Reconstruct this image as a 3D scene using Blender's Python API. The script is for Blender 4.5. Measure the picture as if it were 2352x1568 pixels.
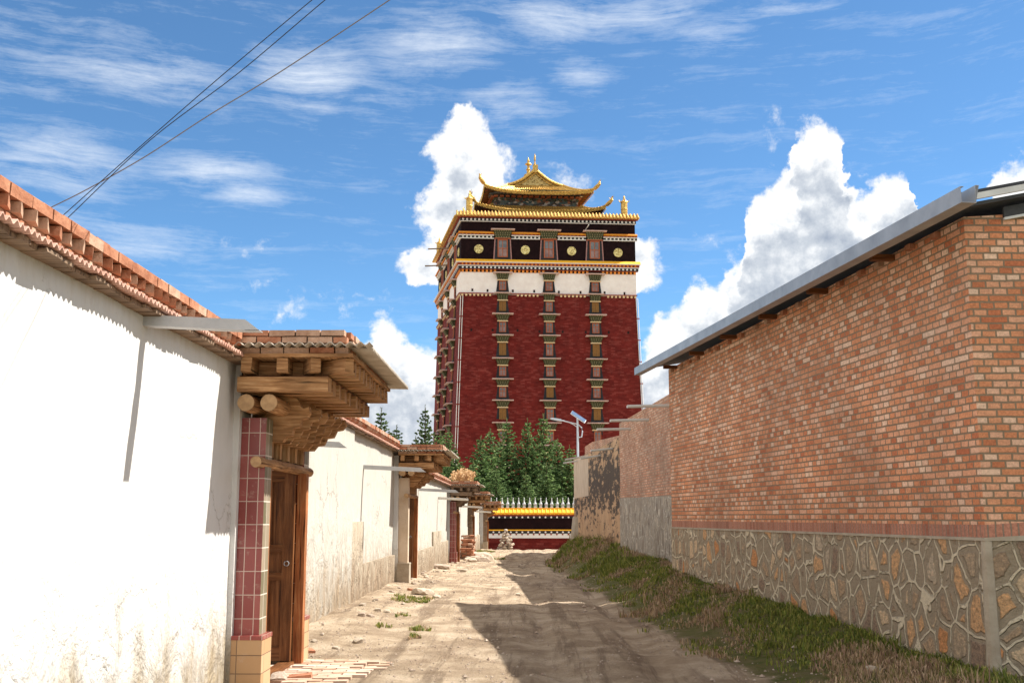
import bpy, math, random
from mathutils import Vector, noise as mn
random.seed(7)
R = random.uniform
sc = bpy.context.scene
for o in list(bpy.data.objects): bpy.data.objects.remove(o)
# ------------------------------------------------------------------ camera
F = 2480.0; TH = math.atan(403/F); YW = math.atan(29/F); EYE = 1.5
cam = bpy.data.cameras.new('camera'); co = bpy.data.objects.new('camera', cam)
sc.collection.objects.link(co); sc.camera = co
cam.sensor_width = 36; cam.lens = 36*F/2352; cam.clip_end = 5000; cam.clip_start = .05
co.location = (0, 0, EYE); co.rotation_euler = (math.pi/2+TH, 0, YW)
def ray(u, v):                       # direction of a point of the photograph (2352 x 1568)
    a = (u-1176)/F; b = (784-v)/F
    f = math.cos(TH)-b*math.sin(TH); up = math.sin(TH)+b*math.cos(TH)
    return Vector((a*math.cos(YW)-f*math.sin(YW), f*math.cos(YW)+a*math.sin(YW), up))
def atY(u, v, Y):
    r = ray(u, v); r = r*(Y/r.y); return Vector((r.x, Y, EYE+r.z))
# ------------------------------------------------------------------ sun, sky
SUN = Vector((.80, .20, 1.03)).normalized()
EL = math.asin(SUN.z); AZ = math.atan2(SUN.x, SUN.y)
sl = bpy.data.lights.new('sun', 'SUN'); sl.energy = 4.5; sl.angle = math.radians(.5); sl.color = (1, .95, .86)
so = bpy.data.objects.new('sun', sl); sc.collection.objects.link(so); so.location = (20, 10, 40)
so.rotation_euler = (-SUN).to_track_quat('-Z', 'Y').to_euler()
sc.view_settings.view_transform = 'Standard'; sc.view_settings.look = 'None'
sc.view_settings.exposure = 1.1; sc.view_settings.gamma = 1
sc.render.engine = 'CYCLES'
w = bpy.data.worlds.new('World'); sc.world = w; w.use_nodes = True
w.cycles.sampling_method = 'MANUAL'; w.cycles.sample_map_resolution = 512
class NT:
    def __init__(s, tree): s.t = tree; s.n = tree.nodes; s.l = tree.links
    def new(s, typ, **kw):
        n = s.n.new('ShaderNode'+typ)
        for k, v in kw.items(): setattr(n, k, v)
        return n
    def put(s, sock, v):
        if v is None: return
        if hasattr(v, 'is_linked') or isinstance(v, bpy.types.NodeSocket): s.l.new(v, sock)
        else:
            if isinstance(v, (tuple, list)) and len(v) == 3 and sock.type == 'RGBA': v = (*v, 1)
            sock.default_value = v
    def math(s, op, a, b=None, c=None, clamp=False):
        n = s.new('Math', operation=op); n.use_clamp = clamp
        s.put(n.inputs[0], a); s.put(n.inputs[1], b); s.put(n.inputs[2], c); return n.outputs[0]
    def vm(s, op, a, b=None, scale=None):
        n = s.new('VectorMath', operation=op); s.put(n.inputs[0], a)
        if b is not None: s.put(n.inputs[1], b)
        if scale is not None: s.put(n.inputs['Scale'], scale)
        return n.outputs['Value'] if op in ('LENGTH', 'DOT_PRODUCT', 'DISTANCE') else n.outputs[0]
    def noise(s, vec, scale, detail=4, rough=.55, dist=0, col=False):
        n = s.new('TexNoise'); s.put(n.inputs['Vector'], vec); n.inputs['Scale'].default_value = scale
        n.inputs['Detail'].default_value = detail; n.inputs['Roughness'].default_value = rough
        n.inputs['Distortion'].default_value = dist
        return n.outputs['Color'] if col else n.outputs['Fac']
    def mapping(s, vec, sc_=(1,1,1), rot=(0,0,0), loc=(0,0,0)):
        n = s.new('Mapping'); s.put(n.inputs['Vector'], vec)
        n.inputs['Scale'].default_value = sc_; n.inputs['Rotation'].default_value = rot; n.inputs['Location'].default_value = loc
        return n.outputs[0]
    def ramp(s, fac, stops, interp='LINEAR'):
        n = s.new('ValToRGB'); cr = n.color_ramp; cr.interpolation = interp
        while len(cr.elements) < len(stops): cr.elements.new(.5)
        for e, (p, c) in zip(cr.elements, stops):
            e.position = p; e.color = (c, c, c, 1) if isinstance(c, (int, float)) else (*c, 1)
        s.put(n.inputs[0], fac); return n.outputs[0]
    def mix(s, fac, a, b, mode='MIX'):
        n = s.new('Mix', data_type='RGBA', blend_type=mode); s.put(n.inputs[0], fac); s.put(n.inputs[6], a); s.put(n.inputs[7], b)
        return n.outputs[2]
    def smooth(s, v, lo, hi, a=0., b=1.):
        n = s.new('MapRange', interpolation_type='SMOOTHSTEP'); s.put(n.inputs[0], v)
        for i, q in ((1, lo), (2, hi), (3, a), (4, b)): n.inputs[i].default_value = q
        return n.outputs[0]
    def sep(s, v): n = s.new('SeparateXYZ'); s.put(n.inputs[0], v); return n.outputs
    def comb(s, x, y, z=0.):
        n = s.new('CombineXYZ'); s.put(n.inputs[0], x); s.put(n.inputs[1], y); s.put(n.inputs[2], z); return n.outputs[0]

W_ = NT(w.node_tree); bgn = W_.n['Background']
sky = W_.new('TexSky', sky_type='NISHITA', sun_disc=False, sun_elevation=EL, sun_rotation=AZ, altitude=2900, air_density=1.0, dust_density=.35, ozone_density=1.4)
gen = W_.new('TexCoord').outputs['Generated']
sx = W_.sep(gen)
azn = W_.math('ARCTAN2', sx[0], sx[1]); eln = W_.math('ARCSINE', sx[2])
P2 = W_.comb(azn, eln)
def angs(u, v):
    r = ray(u, v).normalized(); return math.atan2(r.x, r.y), math.asin(r.z)
def curve(fac, pts):
    n = W_.new('FloatCurve'); c = n.mapping.curves[0]; n.mapping.use_clip = True
    pts = sorted(pts); c.points[0].location = pts[0]; c.points[1].location = pts[-1]
    for p in pts[1:-1]: c.points.new(*p)
    for p in c.points: p.handle_type = 'VECTOR'
    n.mapping.update(); W_.put(n.inputs['Value'], fac); return n.outputs[0]
AX0, AX1, EX0, EX1 = -.62, .62, -.05, .60
def na(x): return (x-AX0)/(AX1-AX0)
def ne(y): return (y-EX0)/(EX1-EX0)
# big banks of cumulus: upper and lower outline against azimuth, a tall column against elevation
TOP = [(800,905),(818,790),(850,738),(880,726),(910,738),(940,768),(965,788),(1000,800),(1450,805),(1505,748),(1520,715),(1550,700),(1576,680),(1590,640),(1612,628),(1640,652),(1664,655),(1680,602),(1705,596),(1716,480),(1738,446),(1770,420),(1800,392),(1818,372),(1828,285),(1850,264),(1885,266),(1915,280),(1938,310),(1948,425),(1968,440),(1992,408),(2036,386),(2072,382),(2104,402),(2116,520),(2124,640),(2250,640),(2264,480),(2272,432),(2286,386),(2312,362),(2400,366)]
BOT = [(800,906),(820,840),(850,1150),(965,1150),(1450,1150),(2350,1150),(2400,1150)]
LEFT = [(244,1086),(252,1068),(266,1040),(300,1006),(330,985),(360,970),(385,972),(405,986),(440,956),(480,948),(520,950),(545,984),(575,962),(600,914),(630,900),(652,930),(680,1030),(700,1200)]
RIGHT = [(244,1088),(252,1106),(266,1126),(300,1132),(330,1157),(370,1170),(388,1172),(430,1172),(500,1180),(540,1482),(570,1520),(602,1532),(640,1516),(670,1492),(692,1464),(700,1200)]
BLOBS = [(1298,418,62,34),(1784,262,20,26),(1770,330,13,42),(1630,563,30,13),(668,712,30,24),(646,738,22,18),(570,570,52,11),(800,716,18,20),(735,672,30,9),(590,655,28,11),(1976,395,14,12),(840,690,60,8),(1690,585,20,16)]
def pp(u, v): x, y = angs(u, v); return x, y
t_top = [(na(pp(u, v)[0]), ne(pp(u, v)[1])) for u, v in TOP]; t_bot = [(na(pp(u, v)[0]), max(0, ne(pp(u, v)[1]))) for u, v in BOT]
t_l = [(ne(pp(u, v)[1]), na(pp(u, v)[0])) for v, u in LEFT]; t_r = [(ne(pp(u, v)[1]), na(pp(u, v)[0])) for v, u in RIGHT]
nzc = W_.noise(P2, 26, 7, .6, .1, col=True); nzf = W_.new('SeparateColor'); W_.put(nzf.inputs[0], nzc)
PW = W_.vm('ADD', P2, W_.vm('SCALE', W_.vm('SUBTRACT', nzc, (.5,.5,.5)), scale=.050))
pw = W_.sep(PW)
ua = W_.math('DIVIDE', W_.math('SUBTRACT', pw[0], AX0), AX1-AX0); ve = W_.math('DIVIDE', W_.math('SUBTRACT', pw[1], EX0), EX1-EX0)
KE, KA = (EX1-EX0), (AX1-AX0)
fB = W_.math('MULTIPLY', W_.math('MINIMUM', W_.math('SUBTRACT', curve(ua, t_top), ve), W_.math('SUBTRACT', ve, curve(ua, t_bot))), KE)
fA = W_.math('MULTIPLY', W_.math('MINIMUM', W_.math('SUBTRACT', ua, curve(ve, t_l)), W_.math('SUBTRACT', curve(ve, t_r), ua)), KA)
f = W_.math('MAXIMUM', fA, fB)
for (u, v, a, b) in BLOBS:
    x, y = angs(u, v); q = W_.vm('SUBTRACT', PW, (x, y, 0)); q = W_.vm('MULTIPLY', q, (F/a, F/b, 0)); q = W_.vm('LENGTH', q)
    f = W_.math('MAXIMUM', f, W_.math('MULTIPLY', W_.math('SUBTRACT', 1, q), min(a, b)*.55/F))
inside = W_.math('MULTIPLY', W_.math('GREATER_THAN', ua, na(angs(790, 700)[0])), W_.math('LESS_THAN', ua, 1))
nhi = W_.noise(P2, 95, 5, .65)
fe = W_.math('ADD', f, W_.math('MULTIPLY', W_.math('SUBTRACT', nhi, .55), .022))
al = W_.smooth(fe, -.002, .012)
nA = W_.noise(P2, 30, 5, .6); nB = W_.noise(W_.vm('ADD', P2, (.006, .009, 0)), 30, 5, .6)
lit = W_.math('ADD', 1.0, W_.math('MULTIPLY', W_.math('SUBTRACT', nA, nB), 1.7))
lit = W_.math('SUBTRACT', lit, W_.math('MULTIPLY', W_.smooth(W_.math('ADD', f, W_.math('MULTIPLY', W_.math('SUBTRACT', W_.noise(P2, 9, 3, .5), .5), .12)), .012, .055), .55))
lit = W_.math('ADD', lit, 0, clamp=True)
ccol = W_.ramp(lit, [(0, (.36,.42,.52)), (.45, (.60,.65,.72)), (.8, (.93,.95,.97)), (1, (1.0,1.0,1.0))])
# cirrus
cir = [(120,60,330,90,.5),(330,170,420,90,.75),(700,170,230,110,1),(1000,110,260,100,.9),(150,380,300,110,.8),(480,400,200,60,1),(560,455,120,40,1),(330,560,330,60,.75),(120,520,200,70,.7),
 (1250,40,220,80,.9),(1450,30,260,60,.9),(1640,70,150,70,.7),(1330,180,110,60,.8),(1180,240,160,90,.75),(620,620,150,40,.5),(150,640,200,60,.5),(1800,10,220,40,.6),(860,230,200,60,.6),(1250,300,80,40,.6),(100,200,200,80,.5)]
wp = W_.vm('ADD', P2, W_.vm('SCALE', W_.vm('SUBTRACT', W_.noise(P2, 5, 3, .5, col=True), (.5,.5,.5)), scale=.03))
m = None
for (u, v, a, b, k) in cir:
    x, y = angs(u, v)
    q = W_.vm('SUBTRACT', wp, (x, y, 0)); q = W_.vm('MULTIPLY', q, (F/a, F/b, 0)); q = W_.vm('LENGTH', q)
    q = W_.smooth(q, 0, 1.35, k, 0.)
    m = q if m is None else W_.math('MAXIMUM', m, q)
m = W_.math('MAXIMUM', m, .22)
st = W_.noise(W_.mapping(wp, (2.4, 26, 1), (0, 0, .24)), 2.6, 10, .72, .35)
st2 = W_.noise(W_.mapping(wp, (7, 20, 1), (0, 0, .50)), 2.6, 9, .72, .2)
cs = W_.math('ADD', W_.math('MULTIPLY', st, .62), W_.math('MULTIPLY', st2, .38))
thr = W_.math('SUBTRACT', .56, W_.math('MULTIPLY', m, .23))
ca = W_.math('MULTIPLY', W_.math('SUBTRACT', cs, thr), 3.0, clamp=True)
ca = W_.math('MULTIPLY', ca, W_.math('ADD', .30, W_.math('MULTIPLY', m, .62)))
# sky tint: keep the nishita sky, a touch more saturated as in the photograph
skc = W_.mix(1, sky.outputs[0], (.60, .87, .98), 'MULTIPLY')
CB = 6.2
wc = W_.mix(ca, skc, (CB*.84, CB*.89, CB*.95))
full = W_.mix(al, wc, W_.mix(1, ccol, (CB*.92,)*3, 'MULTIPLY'))
# unseen broken bright cloud, added behind and above the viewer to raise fill light
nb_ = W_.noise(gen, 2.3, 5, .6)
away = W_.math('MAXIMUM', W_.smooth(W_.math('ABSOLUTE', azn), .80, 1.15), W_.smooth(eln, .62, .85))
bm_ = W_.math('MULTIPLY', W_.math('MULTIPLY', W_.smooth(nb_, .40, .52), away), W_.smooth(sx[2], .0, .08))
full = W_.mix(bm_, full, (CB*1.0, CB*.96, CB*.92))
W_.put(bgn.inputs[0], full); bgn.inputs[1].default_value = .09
# ------------------------------------------------------------------ materials
MAT = {}
def newmat(name):
    m = bpy.data.materials.new(name); m.use_nodes = True; MAT[name] = m
    t = NT(m.node_tree); b = m.node_tree.nodes['Principled BSDF']; t.b = b
    t.obj = t.new('TexCoord').outputs['Object']; t.uv = t.new('TexCoord').outputs['UV']
    return t
def bump(t, h, dist=.01, st=1., prev=None):
    n = t.new('Bump'); n.inputs['Strength'].default_value = st; n.inputs['Distance'].default_value = dist
    t.put(n.inputs['Height'], h)
    if prev: t.put(n.inputs['Normal'], prev)
    t.put(t.b.inputs['Normal'], n.outputs[0]); return n.outputs[0]
def simple(name, c1, c2, scale=6, rough=.8, metal=0, bd=.004, bs=30, vec=None, spec=.3, stretch=(1,1,1)):
    t = newmat(name); v = t.mapping(t.obj, stretch)
    n = t.noise(v, scale, 6, .6)
    t.put(t.b.inputs['Base Color'], t.ramp(n, [(.32, c1), (.68, c2)]))
    t.b.inputs['Roughness'].default_value = rough; t.b.inputs['Metallic'].default_value = metal
    t.b.inputs['Specular IOR Level'].default_value = spec
    bump(t, t.noise(v, bs, 4, .6), bd); return t
def brickmat(name, cols, mortar, w=.125, h=.064, ms=.007, mixrows=True, bd=.006, warp=.006, soot=None, rough=.9):
    t = newmat(name)
    uv = t.vm('ADD', t.uv, t.vm('SCALE', t.vm('SUBTRACT', t.noise(t.uv, 9, 3, .6, col=True), (.5,.5,.5)), scale=warp*2.2))
    def bk(width, off):
        n = t.new('TexBrick'); n.offset = off; n.squash = 1; t.put(n.inputs['Vector'], uv)
        for k, v in (('Color1', (0,0,0,1)), ('Color2', (1,1,1,1)), ('Mortar', (.5,.5,.5,1)), ('Scale', 1), ('Mortar Size', ms), ('Mortar Smooth', .25), ('Bias', 0), ('Brick Width', width), ('Row Height', h)):
            n.inputs[k].default_value = v
        return n
    a = bk(w, .5); col = a.outputs['Color']; fac = a.outputs['Fac']
    if mixrows:
        b = bk(w*1.95, .35); row = t.math('FLOOR', t.math('DIVIDE', t.sep(uv)[1], h))
        sel = t.math('LESS_THAN', t.math('FRACT', t.math('MULTIPLY', t.math('ADD', t.math('MULTIPLY', row, .381), t.math('MULTIPLY', t.math('FLOOR', t.math('MULTIPLY', t.sep(uv)[0], .8)), .0)), 1)), .24)
        col = t.mix(sel, col, b.outputs['Color']); fac = t.mix(sel, fac, b.outputs['Fac'])
    c = t.ramp(col, [(i/(len(cols)-1), q) for i, q in enumerate(cols)])
    c = t.mix(.6, c, t.mix(1, c, t.ramp(t.noise(t.uv, 38, 5, .75), [(.3, (.45,.42,.40)), (.7, (1.5,1.45,1.4))]), 'MULTIPLY'))
    big = t.ramp(t.noise(t.uv, .8, 5, .6), [(.3, (.66,.66,.68)), (.7, (1.12,1.12,1.1))])
    c = t.mix(1, c, big, 'MULTIPLY')
    mo = t.mix(t.noise(t.uv, 30, 3, .6), tuple(q*.7 for q in mortar), tuple(q*1.25 for q in mortar))
    c = t.mix(fac, c, mo)
    smear = t.smooth(t.noise(t.uv, 5, 6, .7), .6, .72, 0, .45)
    c = t.mix(smear, c, mortar)
    if soot: c = t.mix(t.smooth(t.noise(t.mapping(t.uv, (1, .35, 1)), 1.7, 5, .6), .5, .72, 0, .7), c, soot)
    t.put(t.b.inputs['Base Color'], c); t.b.inputs['Roughness'].default_value = rough; t.b.inputs['Specular IOR Level'].default_value = .2
    hh = t.math('SUBTRACT', t.math('ADD', t.math('MULTIPLY', t.noise(t.uv, 60, 4, .7), .5), t.math('MULTIPLY', col, .35)), fac)
    bump(t, hh, bd); return t
brickmat('brick', [(.50,.17,.085),(.64,.26,.13),(.68,.30,.16),(.70,.335,.19),(.72,.37,.23),(.76,.45,.31),(.82,.58,.43)], (.26,.19,.125), ms=.009)
brickmat('brick_fine', [(.46,.20,.12),(.60,.30,.19),(.68,.40,.28),(.74,.50,.37)], (.34,.25,.18), soot=(.30,.21,.15), ms=.010)
brickmat('soldier_brick', [(.36,.14,.09),(.5,.24,.17),(.44,.2,.13)], (.26,.2,.15), w=.066, h=.3, mixrows=False)
brickmat('tower_red', [(.130,.013,.011),(.15,.016,.013),(.165,.020,.016),(.22,.042,.035)], (.12,.012,.010), w=.5, h=.16, ms=.006, mixrows=False, bd=.012, warp=.03)
def stonework(name, mortar, ridge, cols, scale=3.2, patch=.55, elong=1.25, grime=None):
    t = newmat(name)
    v = t.vm('ADD', t.mapping(t.uv, (elong, 1, 1)), t.vm('SCALE', t.noise(t.uv, 3, 3, .5, col=True), scale=.14))
    e = t.new('TexVoronoi', feature='DISTANCE_TO_EDGE'); t.put(e.inputs['Vector'], v); e.inputs['Scale'].default_value = scale; e.inputs['Randomness'].default_value = .85
    c = t.new('TexVoronoi', feature='F1'); t.put(c.inputs['Vector'], v); c.inputs['Scale'].default_value = scale; c.inputs['Randomness'].default_value = .85
    n = t.noise(t.uv, 7, 5, .65)
    d = t.math('ADD', e.outputs['Distance'], t.math('MULTIPLY', t.math('SUBTRACT', n, .5), .22))
    cid = t.sep(c.outputs['Color'])
    sm = t.smooth(t.math('SUBTRACT', d, t.math('MULTIPLY', cid[1], .14)), .10*patch/.55, .15*patch/.55)
    sc_ = t.ramp(cid[0], [(i/(len(cols)-1), q) for i, q in enumerate(cols)], 'CONSTANT')
    sc_ = t.mix(1, sc_, t.ramp(t.noise(t.uv, 22, 6, .75), [(.25, (.35,.33,.32)), (.5, (1,1,1)), (.75, (1.9,1.7,1.5))]), 'MULTIPLY')
    mo = t.mix(t.noise(t.uv, 14, 6, .65), tuple(q*.6 for q in mortar), tuple(q*1.4 for q in mortar))
    col = t.mix(sm, mo, sc_)
    rg = t.smooth(e.outputs['Distance'], .028, .055, 1, 0)
    rgb = t.math('MULTIPLY', rg, t.smooth(t.noise(t.uv, 4, 4, .6), .36, .5))
    col = t.mix(rgb, col, t.mix(t.noise(t.uv, 26, 4, .6), tuple(q*.7 for q in ridge), tuple(q*1.2 for q in ridge)))
    if grime: col = t.mix(t.smooth(t.noise(t.uv, 1.3, 5, .6), .45, .65, 0, .7), col, grime)
    t.put(t.b.inputs['Base Color'], col); t.b.inputs['Roughness'].default_value = .92; t.b.inputs['Specular IOR Level'].default_value = .2
    h = t.math('ADD', t.math('MULTIPLY', rgb, .9), t.math('ADD', t.math('MULTIPLY', sm, .35), t.math('MULTIPLY', t.noise(t.uv, 30, 6, .7), .6)))
    bump(t, h, .055); return t
stonework('stone_plinth', (.36,.285,.20), (.78,.66,.48), [(.44,.31,.20),(.56,.27,.12),(.42,.32,.22),(.62,.46,.30),(.38,.27,.18),(.30,.21,.15),(.60,.36,.19),(.50,.40,.29),(.26,.20,.16)], 3.2, patch=.55)
stonework('grey_plinth', (.40,.35,.29), (.74,.68,.58), [(.44,.38,.31),(.58,.52,.43),(.28,.24,.20),(.66,.58,.48)], 2.9, grime=(.36,.30,.24), elong=1.5)
def plaster(name, base, dirt, zd, rough_amt, dirt_amt=1., streak=.35, crack=.6):
    t = newmat(name); z = t.sep(t.obj)[2]; o = t.obj
    c = t.ramp(t.noise(o, 2.2, 6, .6), [(.3, tuple(q*.93 for q in base)), (.65, base)])
    sv = t.mapping(o, (1, 9, .9))
    c = t.mix(t.smooth(t.noise(sv, 1.6, 5, .6), .56, .74, 0, streak), c, tuple(q*.62 for q in base))
    sp = t.smooth(t.noise(o, 26, 3, .6), .70, .76, 0, .55); c = t.mix(sp, c, (.30,.27,.24))
    hz = t.math('ADD', t.math('DIVIDE', t.math('SUBTRACT', zd, z), zd), t.math('MULTIPLY', t.math('SUBTRACT', t.noise(t.mapping(o, (1, 1.6, .7)), 1.8, 7, .68), .5), 2.2))
    dm = t.smooth(hz, .15, 1.15, 0, dirt_amt)
    c = t.mix(dm, c, t.ramp(t.noise(o, 9, 6, .7), [(.3, tuple(q*.55 for q in dirt)), (.65, dirt)]))
    top = t.smooth(t.math('ADD', z, t.math('MULTIPLY', t.noise(t.mapping(o, (1, 4, .5)), 2.2, 5, .65), .9)), 3.15, 3.75, 0, .85)
    c = t.mix(top, c, (.42,.36,.27))
    cr = t.new('TexVoronoi', feature='DISTANCE_TO_EDGE'); t.put(cr.inputs['Vector'], t.vm('ADD', o, t.vm('SCALE', t.noise(o, 3, 5, .7, col=True), scale=.5))); cr.inputs['Scale'].default_value = .9
    ck = t.math('MULTIPLY', t.smooth(cr.outputs['Distance'], 0, .012, crack, 0), t.smooth(t.noise(o, .9, 2, .5), .5, .6))
    c = t.mix(ck, c, (.2,.17,.14))
    t.put(t.b.inputs['Base Color'], c); t.b.inputs['Roughness'].default_value = .95; t.b.inputs['Specular IOR Level'].default_value = .15
    am = t.math('ADD', .25, t.math('MULTIPLY', t.smooth(z, zd*.3, zd*1.5, 1, 0), rough_amt))
    h = t.math('MULTIPLY', t.math('ADD', t.noise(t.mapping(o, (1,1,.7)), 3.2, 7, .62, .6), t.math('MULTIPLY', t.noise(o, 30, 4, .6), .12)), am)
    bump(t, t.math('SUBTRACT', h, t.math('MULTIPLY', ck, .1)), .07); return t
plaster('white_plaster', (.60,.595,.58), (.34,.27,.17), 1.15, 1.5, .95, .18, .4)
plaster('old_plaster', (.50,.475,.425), (.34,.25,.16), 1.4, 1.5, .9, .5, .7)
plaster('rough_plinth', (.47,.40,.31), (.34,.25,.17), 1.4, 2.6, .95, .8, .9)
t = newmat('mud_plaster'); o = t.obj
c = t.ramp(t.noise(o, 1.1, 6, .6), [(.3, (.42,.25,.13)), (.7, (.60,.40,.24))])
st_ = t.noise(t.mapping(o, (1, .6, 2.4)), 1.9, 8, .68); z = t.sep(o)[2]
c = t.mix(t.smooth(t.math('SUBTRACT', st_, t.math('MULTIPLY', t.math('ABSOLUTE', t.math('SUBTRACT', z, 1.7)), .10)), .37, .45, 0, .93), c, (.045,.033,.024))
c = t.mix(t.smooth(t.noise(t.mapping(o, (1,2,.25)), 1.5, 4, .6), .56, .7, 0, .5), c, (.09,.065,.045))
t.put(t.b.inputs['Base Color'], c); t.b.inputs['Roughness'].default_value = .95; bump(t, t.noise(o, 6, 8, .65), .04)
simple('mud_pale', (.50,.38,.27), (.62,.50,.38), 2, .95, bd=.02, bs=8)
simple('cement', (.33,.27,.20), (.45,.385,.30), 5, .9, bd=.01, bs=20)
simple('white_wall', (.74,.67,.63), (.84,.79,.75), 1.2, .9, bd=.02, bs=5)
simple('maroon_dark', (.009,.004,.005), (.018,.008,.009), 2, .95, bd=.02, bs=12, spec=.1)
simple('black_paint', (.014,.015,.018), (.03,.032,.036), 3, .8)
simple('yellow_paint', (.78,.36,.012), (.86,.48,.04), 3, .6)
simple('orange_paint', (.60,.17,.02), (.72,.27,.04), 5, .7)
simple('red_paint', (.20,.03,.018), (.28,.05,.03), 4, .75)
simple('cream_paint', (.68,.48,.25), (.75,.58,.36), 5, .7)
simple('bracket_dot', (.20,.17,.09), (.36,.32,.19), 5, .7)
simple('white_paint', (.72,.71,.69), (.8,.79,.77), 5, .6)
simple('slab_pale', (.50,.33,.29), (.62,.50,.46), 3, .85)
simple('green_wood', (.035,.04,.02), (.10,.10,.045), 6, .8)
simple('pink_strip', (.30,.14,.13), (.36,.2,.18), 6, .8)
simple('window_frame', (.30,.07,.03), (.42,.13,.05), 8, .6)
simple('shutter_ochre', (.17,.075,.018), (.27,.135,.035), 5, .7, stretch=(4,4,1))
simple('curtain', (.16,.09,.085), (.34,.22,.20), 1.1, .5, spec=.5)
simple('curtain_grey', (.07,.08,.09), (.20,.20,.21), 1.3, .3, spec=.6)
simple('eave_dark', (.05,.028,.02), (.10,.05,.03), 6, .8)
simple('dark_hole', (.01,.008,.008), (.015,.012,.012), 5, .95)
t = newmat('gold'); v = t.obj
t.put(t.b.inputs['Base Color'], t.ramp(t.noise(v, 5, 6, .6), [(.3, (.34,.19,.045)), (.6, (.74,.47,.13))]))
t.b.inputs['Metallic'].default_value = .7; t.b.inputs['Roughness'].default_value = .38; bump(t, t.noise(v, 9, 5, .6), .06)
t = newmat('gold_relief'); v = t.obj
t.put(t.b.inputs['Base Color'], t.ramp(t.noise(v, 4, 4, .6, .8), [(.38, (.20,.11,.03)), (.5, (.62,.46,.18)), (.65, (.78,.60,.28))]))
t.b.inputs['Metallic'].default_value = .55; t.b.inputs['Roughness'].default_value = .45; bump(t, t.noise(v, 5, 4, .6, .8), .25)
t = newmat('painted_frieze'); v = t.obj
vo = t.new('TexVoronoi', feature='F1'); t.put(vo.inputs['Vector'], t.mapping(v, (1, 1, 1.5))); vo.inputs['Scale'].default_value = 2.6
t.put(t.b.inputs['Base Color'], t.ramp(t.sep(vo.outputs['Color'])[0], [(0, (.05,.035,.03)), (.3, (.09,.10,.09)), (.5, (.28,.10,.05)), (.62, (.05,.07,.07)), (.8, (.36,.28,.24)), (.92, (.10,.04,.03))], 'CONSTANT'))
t.b.inputs['Roughness'].default_value = .8; bump(t, vo.outputs['Distance'], .2)
t = newmat('brass'); v = t.obj
t.put(t.b.inputs['Base Color'], t.ramp(t.noise(v, 5, 4, .6, .8), [(.42, (.30,.22,.07)), (.5, (.72,.62,.26)), (.65, (.85,.76,.40))]))
t.b.inputs['Metallic'].default_value = .15; t.b.inputs['Roughness'].default_value = .5
def wood(name, c1, c2, c3, rough=.75):
    t = newmat(name); v = t.mapping(t.uv, (1.1, 16, 1))
    n = t.noise(v, 2.2, 7, .62, .7); n2 = t.noise(t.uv, 2.5, 4, .6)
    c = t.ramp(n, [(.3, c1), (.5, c2), (.68, c3)])
    c = t.mix(1, c, t.ramp(n2, [(.3, (.62,.6,.58)), (.7, (1.15,1.12,1.1))]), 'MULTIPLY')
    crk = t.smooth(t.noise(t.mapping(t.uv, (.8, 26, 1)), 1.5, 3, .5), .33, .37, .8, 0)
    c = t.mix(crk, c, (.02,.011,.006))
    t.put(t.b.inputs['Base Color'], c); t.b.inputs['Roughness'].default_value = rough; t.b.inputs['Specular IOR Level'].default_value = .25
    bump(t, t.math('SUBTRACT', n, crk), .008); return t
wood('wood', (.16,.08,.034), (.40,.215,.095), (.60,.38,.20))
wood('wood_dark', (.08,.028,.011), (.17,.066,.022), (.26,.115,.045), .5)
wood('wood_orange', (.20,.06,.022), (.38,.14,.05), (.46,.24,.11))
wood('wood_grey', (.14,.09,.06), (.25,.175,.12), (.36,.26,.18))
t = newmat('log_end'); u = t.sep(t.uv); 
c = t.ramp(t.noise(t.uv, 9, 4, .6), [(.3, (.30,.18,.09)), (.7, (.52,.33,.17))]); t.put(t.b.inputs['Base Color'], c); t.b.inputs['Roughness'].default_value = .85; bump(t, t.noise(t.uv, 20, 4, .6), .006)
def tiles(name, c1, c2, c3, w, h, ms, grout, rough=.25):
    t = newmat(name); n = t.new('TexBrick'); n.offset = 0; t.put(n.inputs['Vector'], t.uv)
    for k, v in (('Color1', (0,0,0,1)), ('Color2', (1,1,1,1)), ('Mortar', (0,0,0,1)), ('Scale', 1), ('Mortar Size', ms), ('Mortar Smooth', .1), ('Bias', 0), ('Brick Width', w), ('Row Height', h)): n.inputs[k].default_value = v
    c = t.ramp(n.outputs['Color'], [(0, c1), (.5, c2), (1, c3)])
    c = t.mix(t.smooth(t.noise(t.uv, 12, 5, .7), .55, .7, 0, .35), c, (.45,.35,.28))
    c = t.mix(n.outputs['Fac'], c, grout); t.put(t.b.inputs['Base Color'], c); t.b.inputs['Roughness'].default_value = rough
    bump(t, t.math('MULTIPLY', n.outputs['Fac'], -1), .003); return t
tiles('red_tile', (.20,.035,.03), (.25,.05,.045), (.29,.075,.065), .1, .205, .004, (.55,.42,.36), .3)
tiles('green_tile', (.13,.12,.07), (.20,.17,.11), (.42,.33,.25), .3, .205, .006, (.62,.56,.48), .4)
tiles('tan_block', (.40,.24,.12), (.46,.29,.15), (.5,.34,.2), .28, .155, .004, (.20,.13,.08), .7)
simple('corrugated', (.36,.31,.25), (.52,.47,.40), 5, .85, bd=.004, bs=30)
simple('clay_sheet', (.46,.24,.18), (.64,.42,.34), 7, .85, bd=.004, bs=30)
simple('galvanised', (.27,.28,.30), (.40,.41,.43), 3, .45, metal=.35, bd=.002, bs=12, spec=.5)
simple('tin_white', (.55,.55,.54), (.68,.68,.66), 4, .5, bd=.002, spec=.4)
simple('spout_metal', (.40,.41,.42), (.50,.51,.52), 4, .5, metal=.2, bd=.002, spec=.4)
simple('roof_dark', (.035,.037,.04), (.07,.07,.075), 4, .6)
simple('lamp_metal', (.5,.55,.62), (.6,.65,.72), 3, .4, metal=.3)
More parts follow.
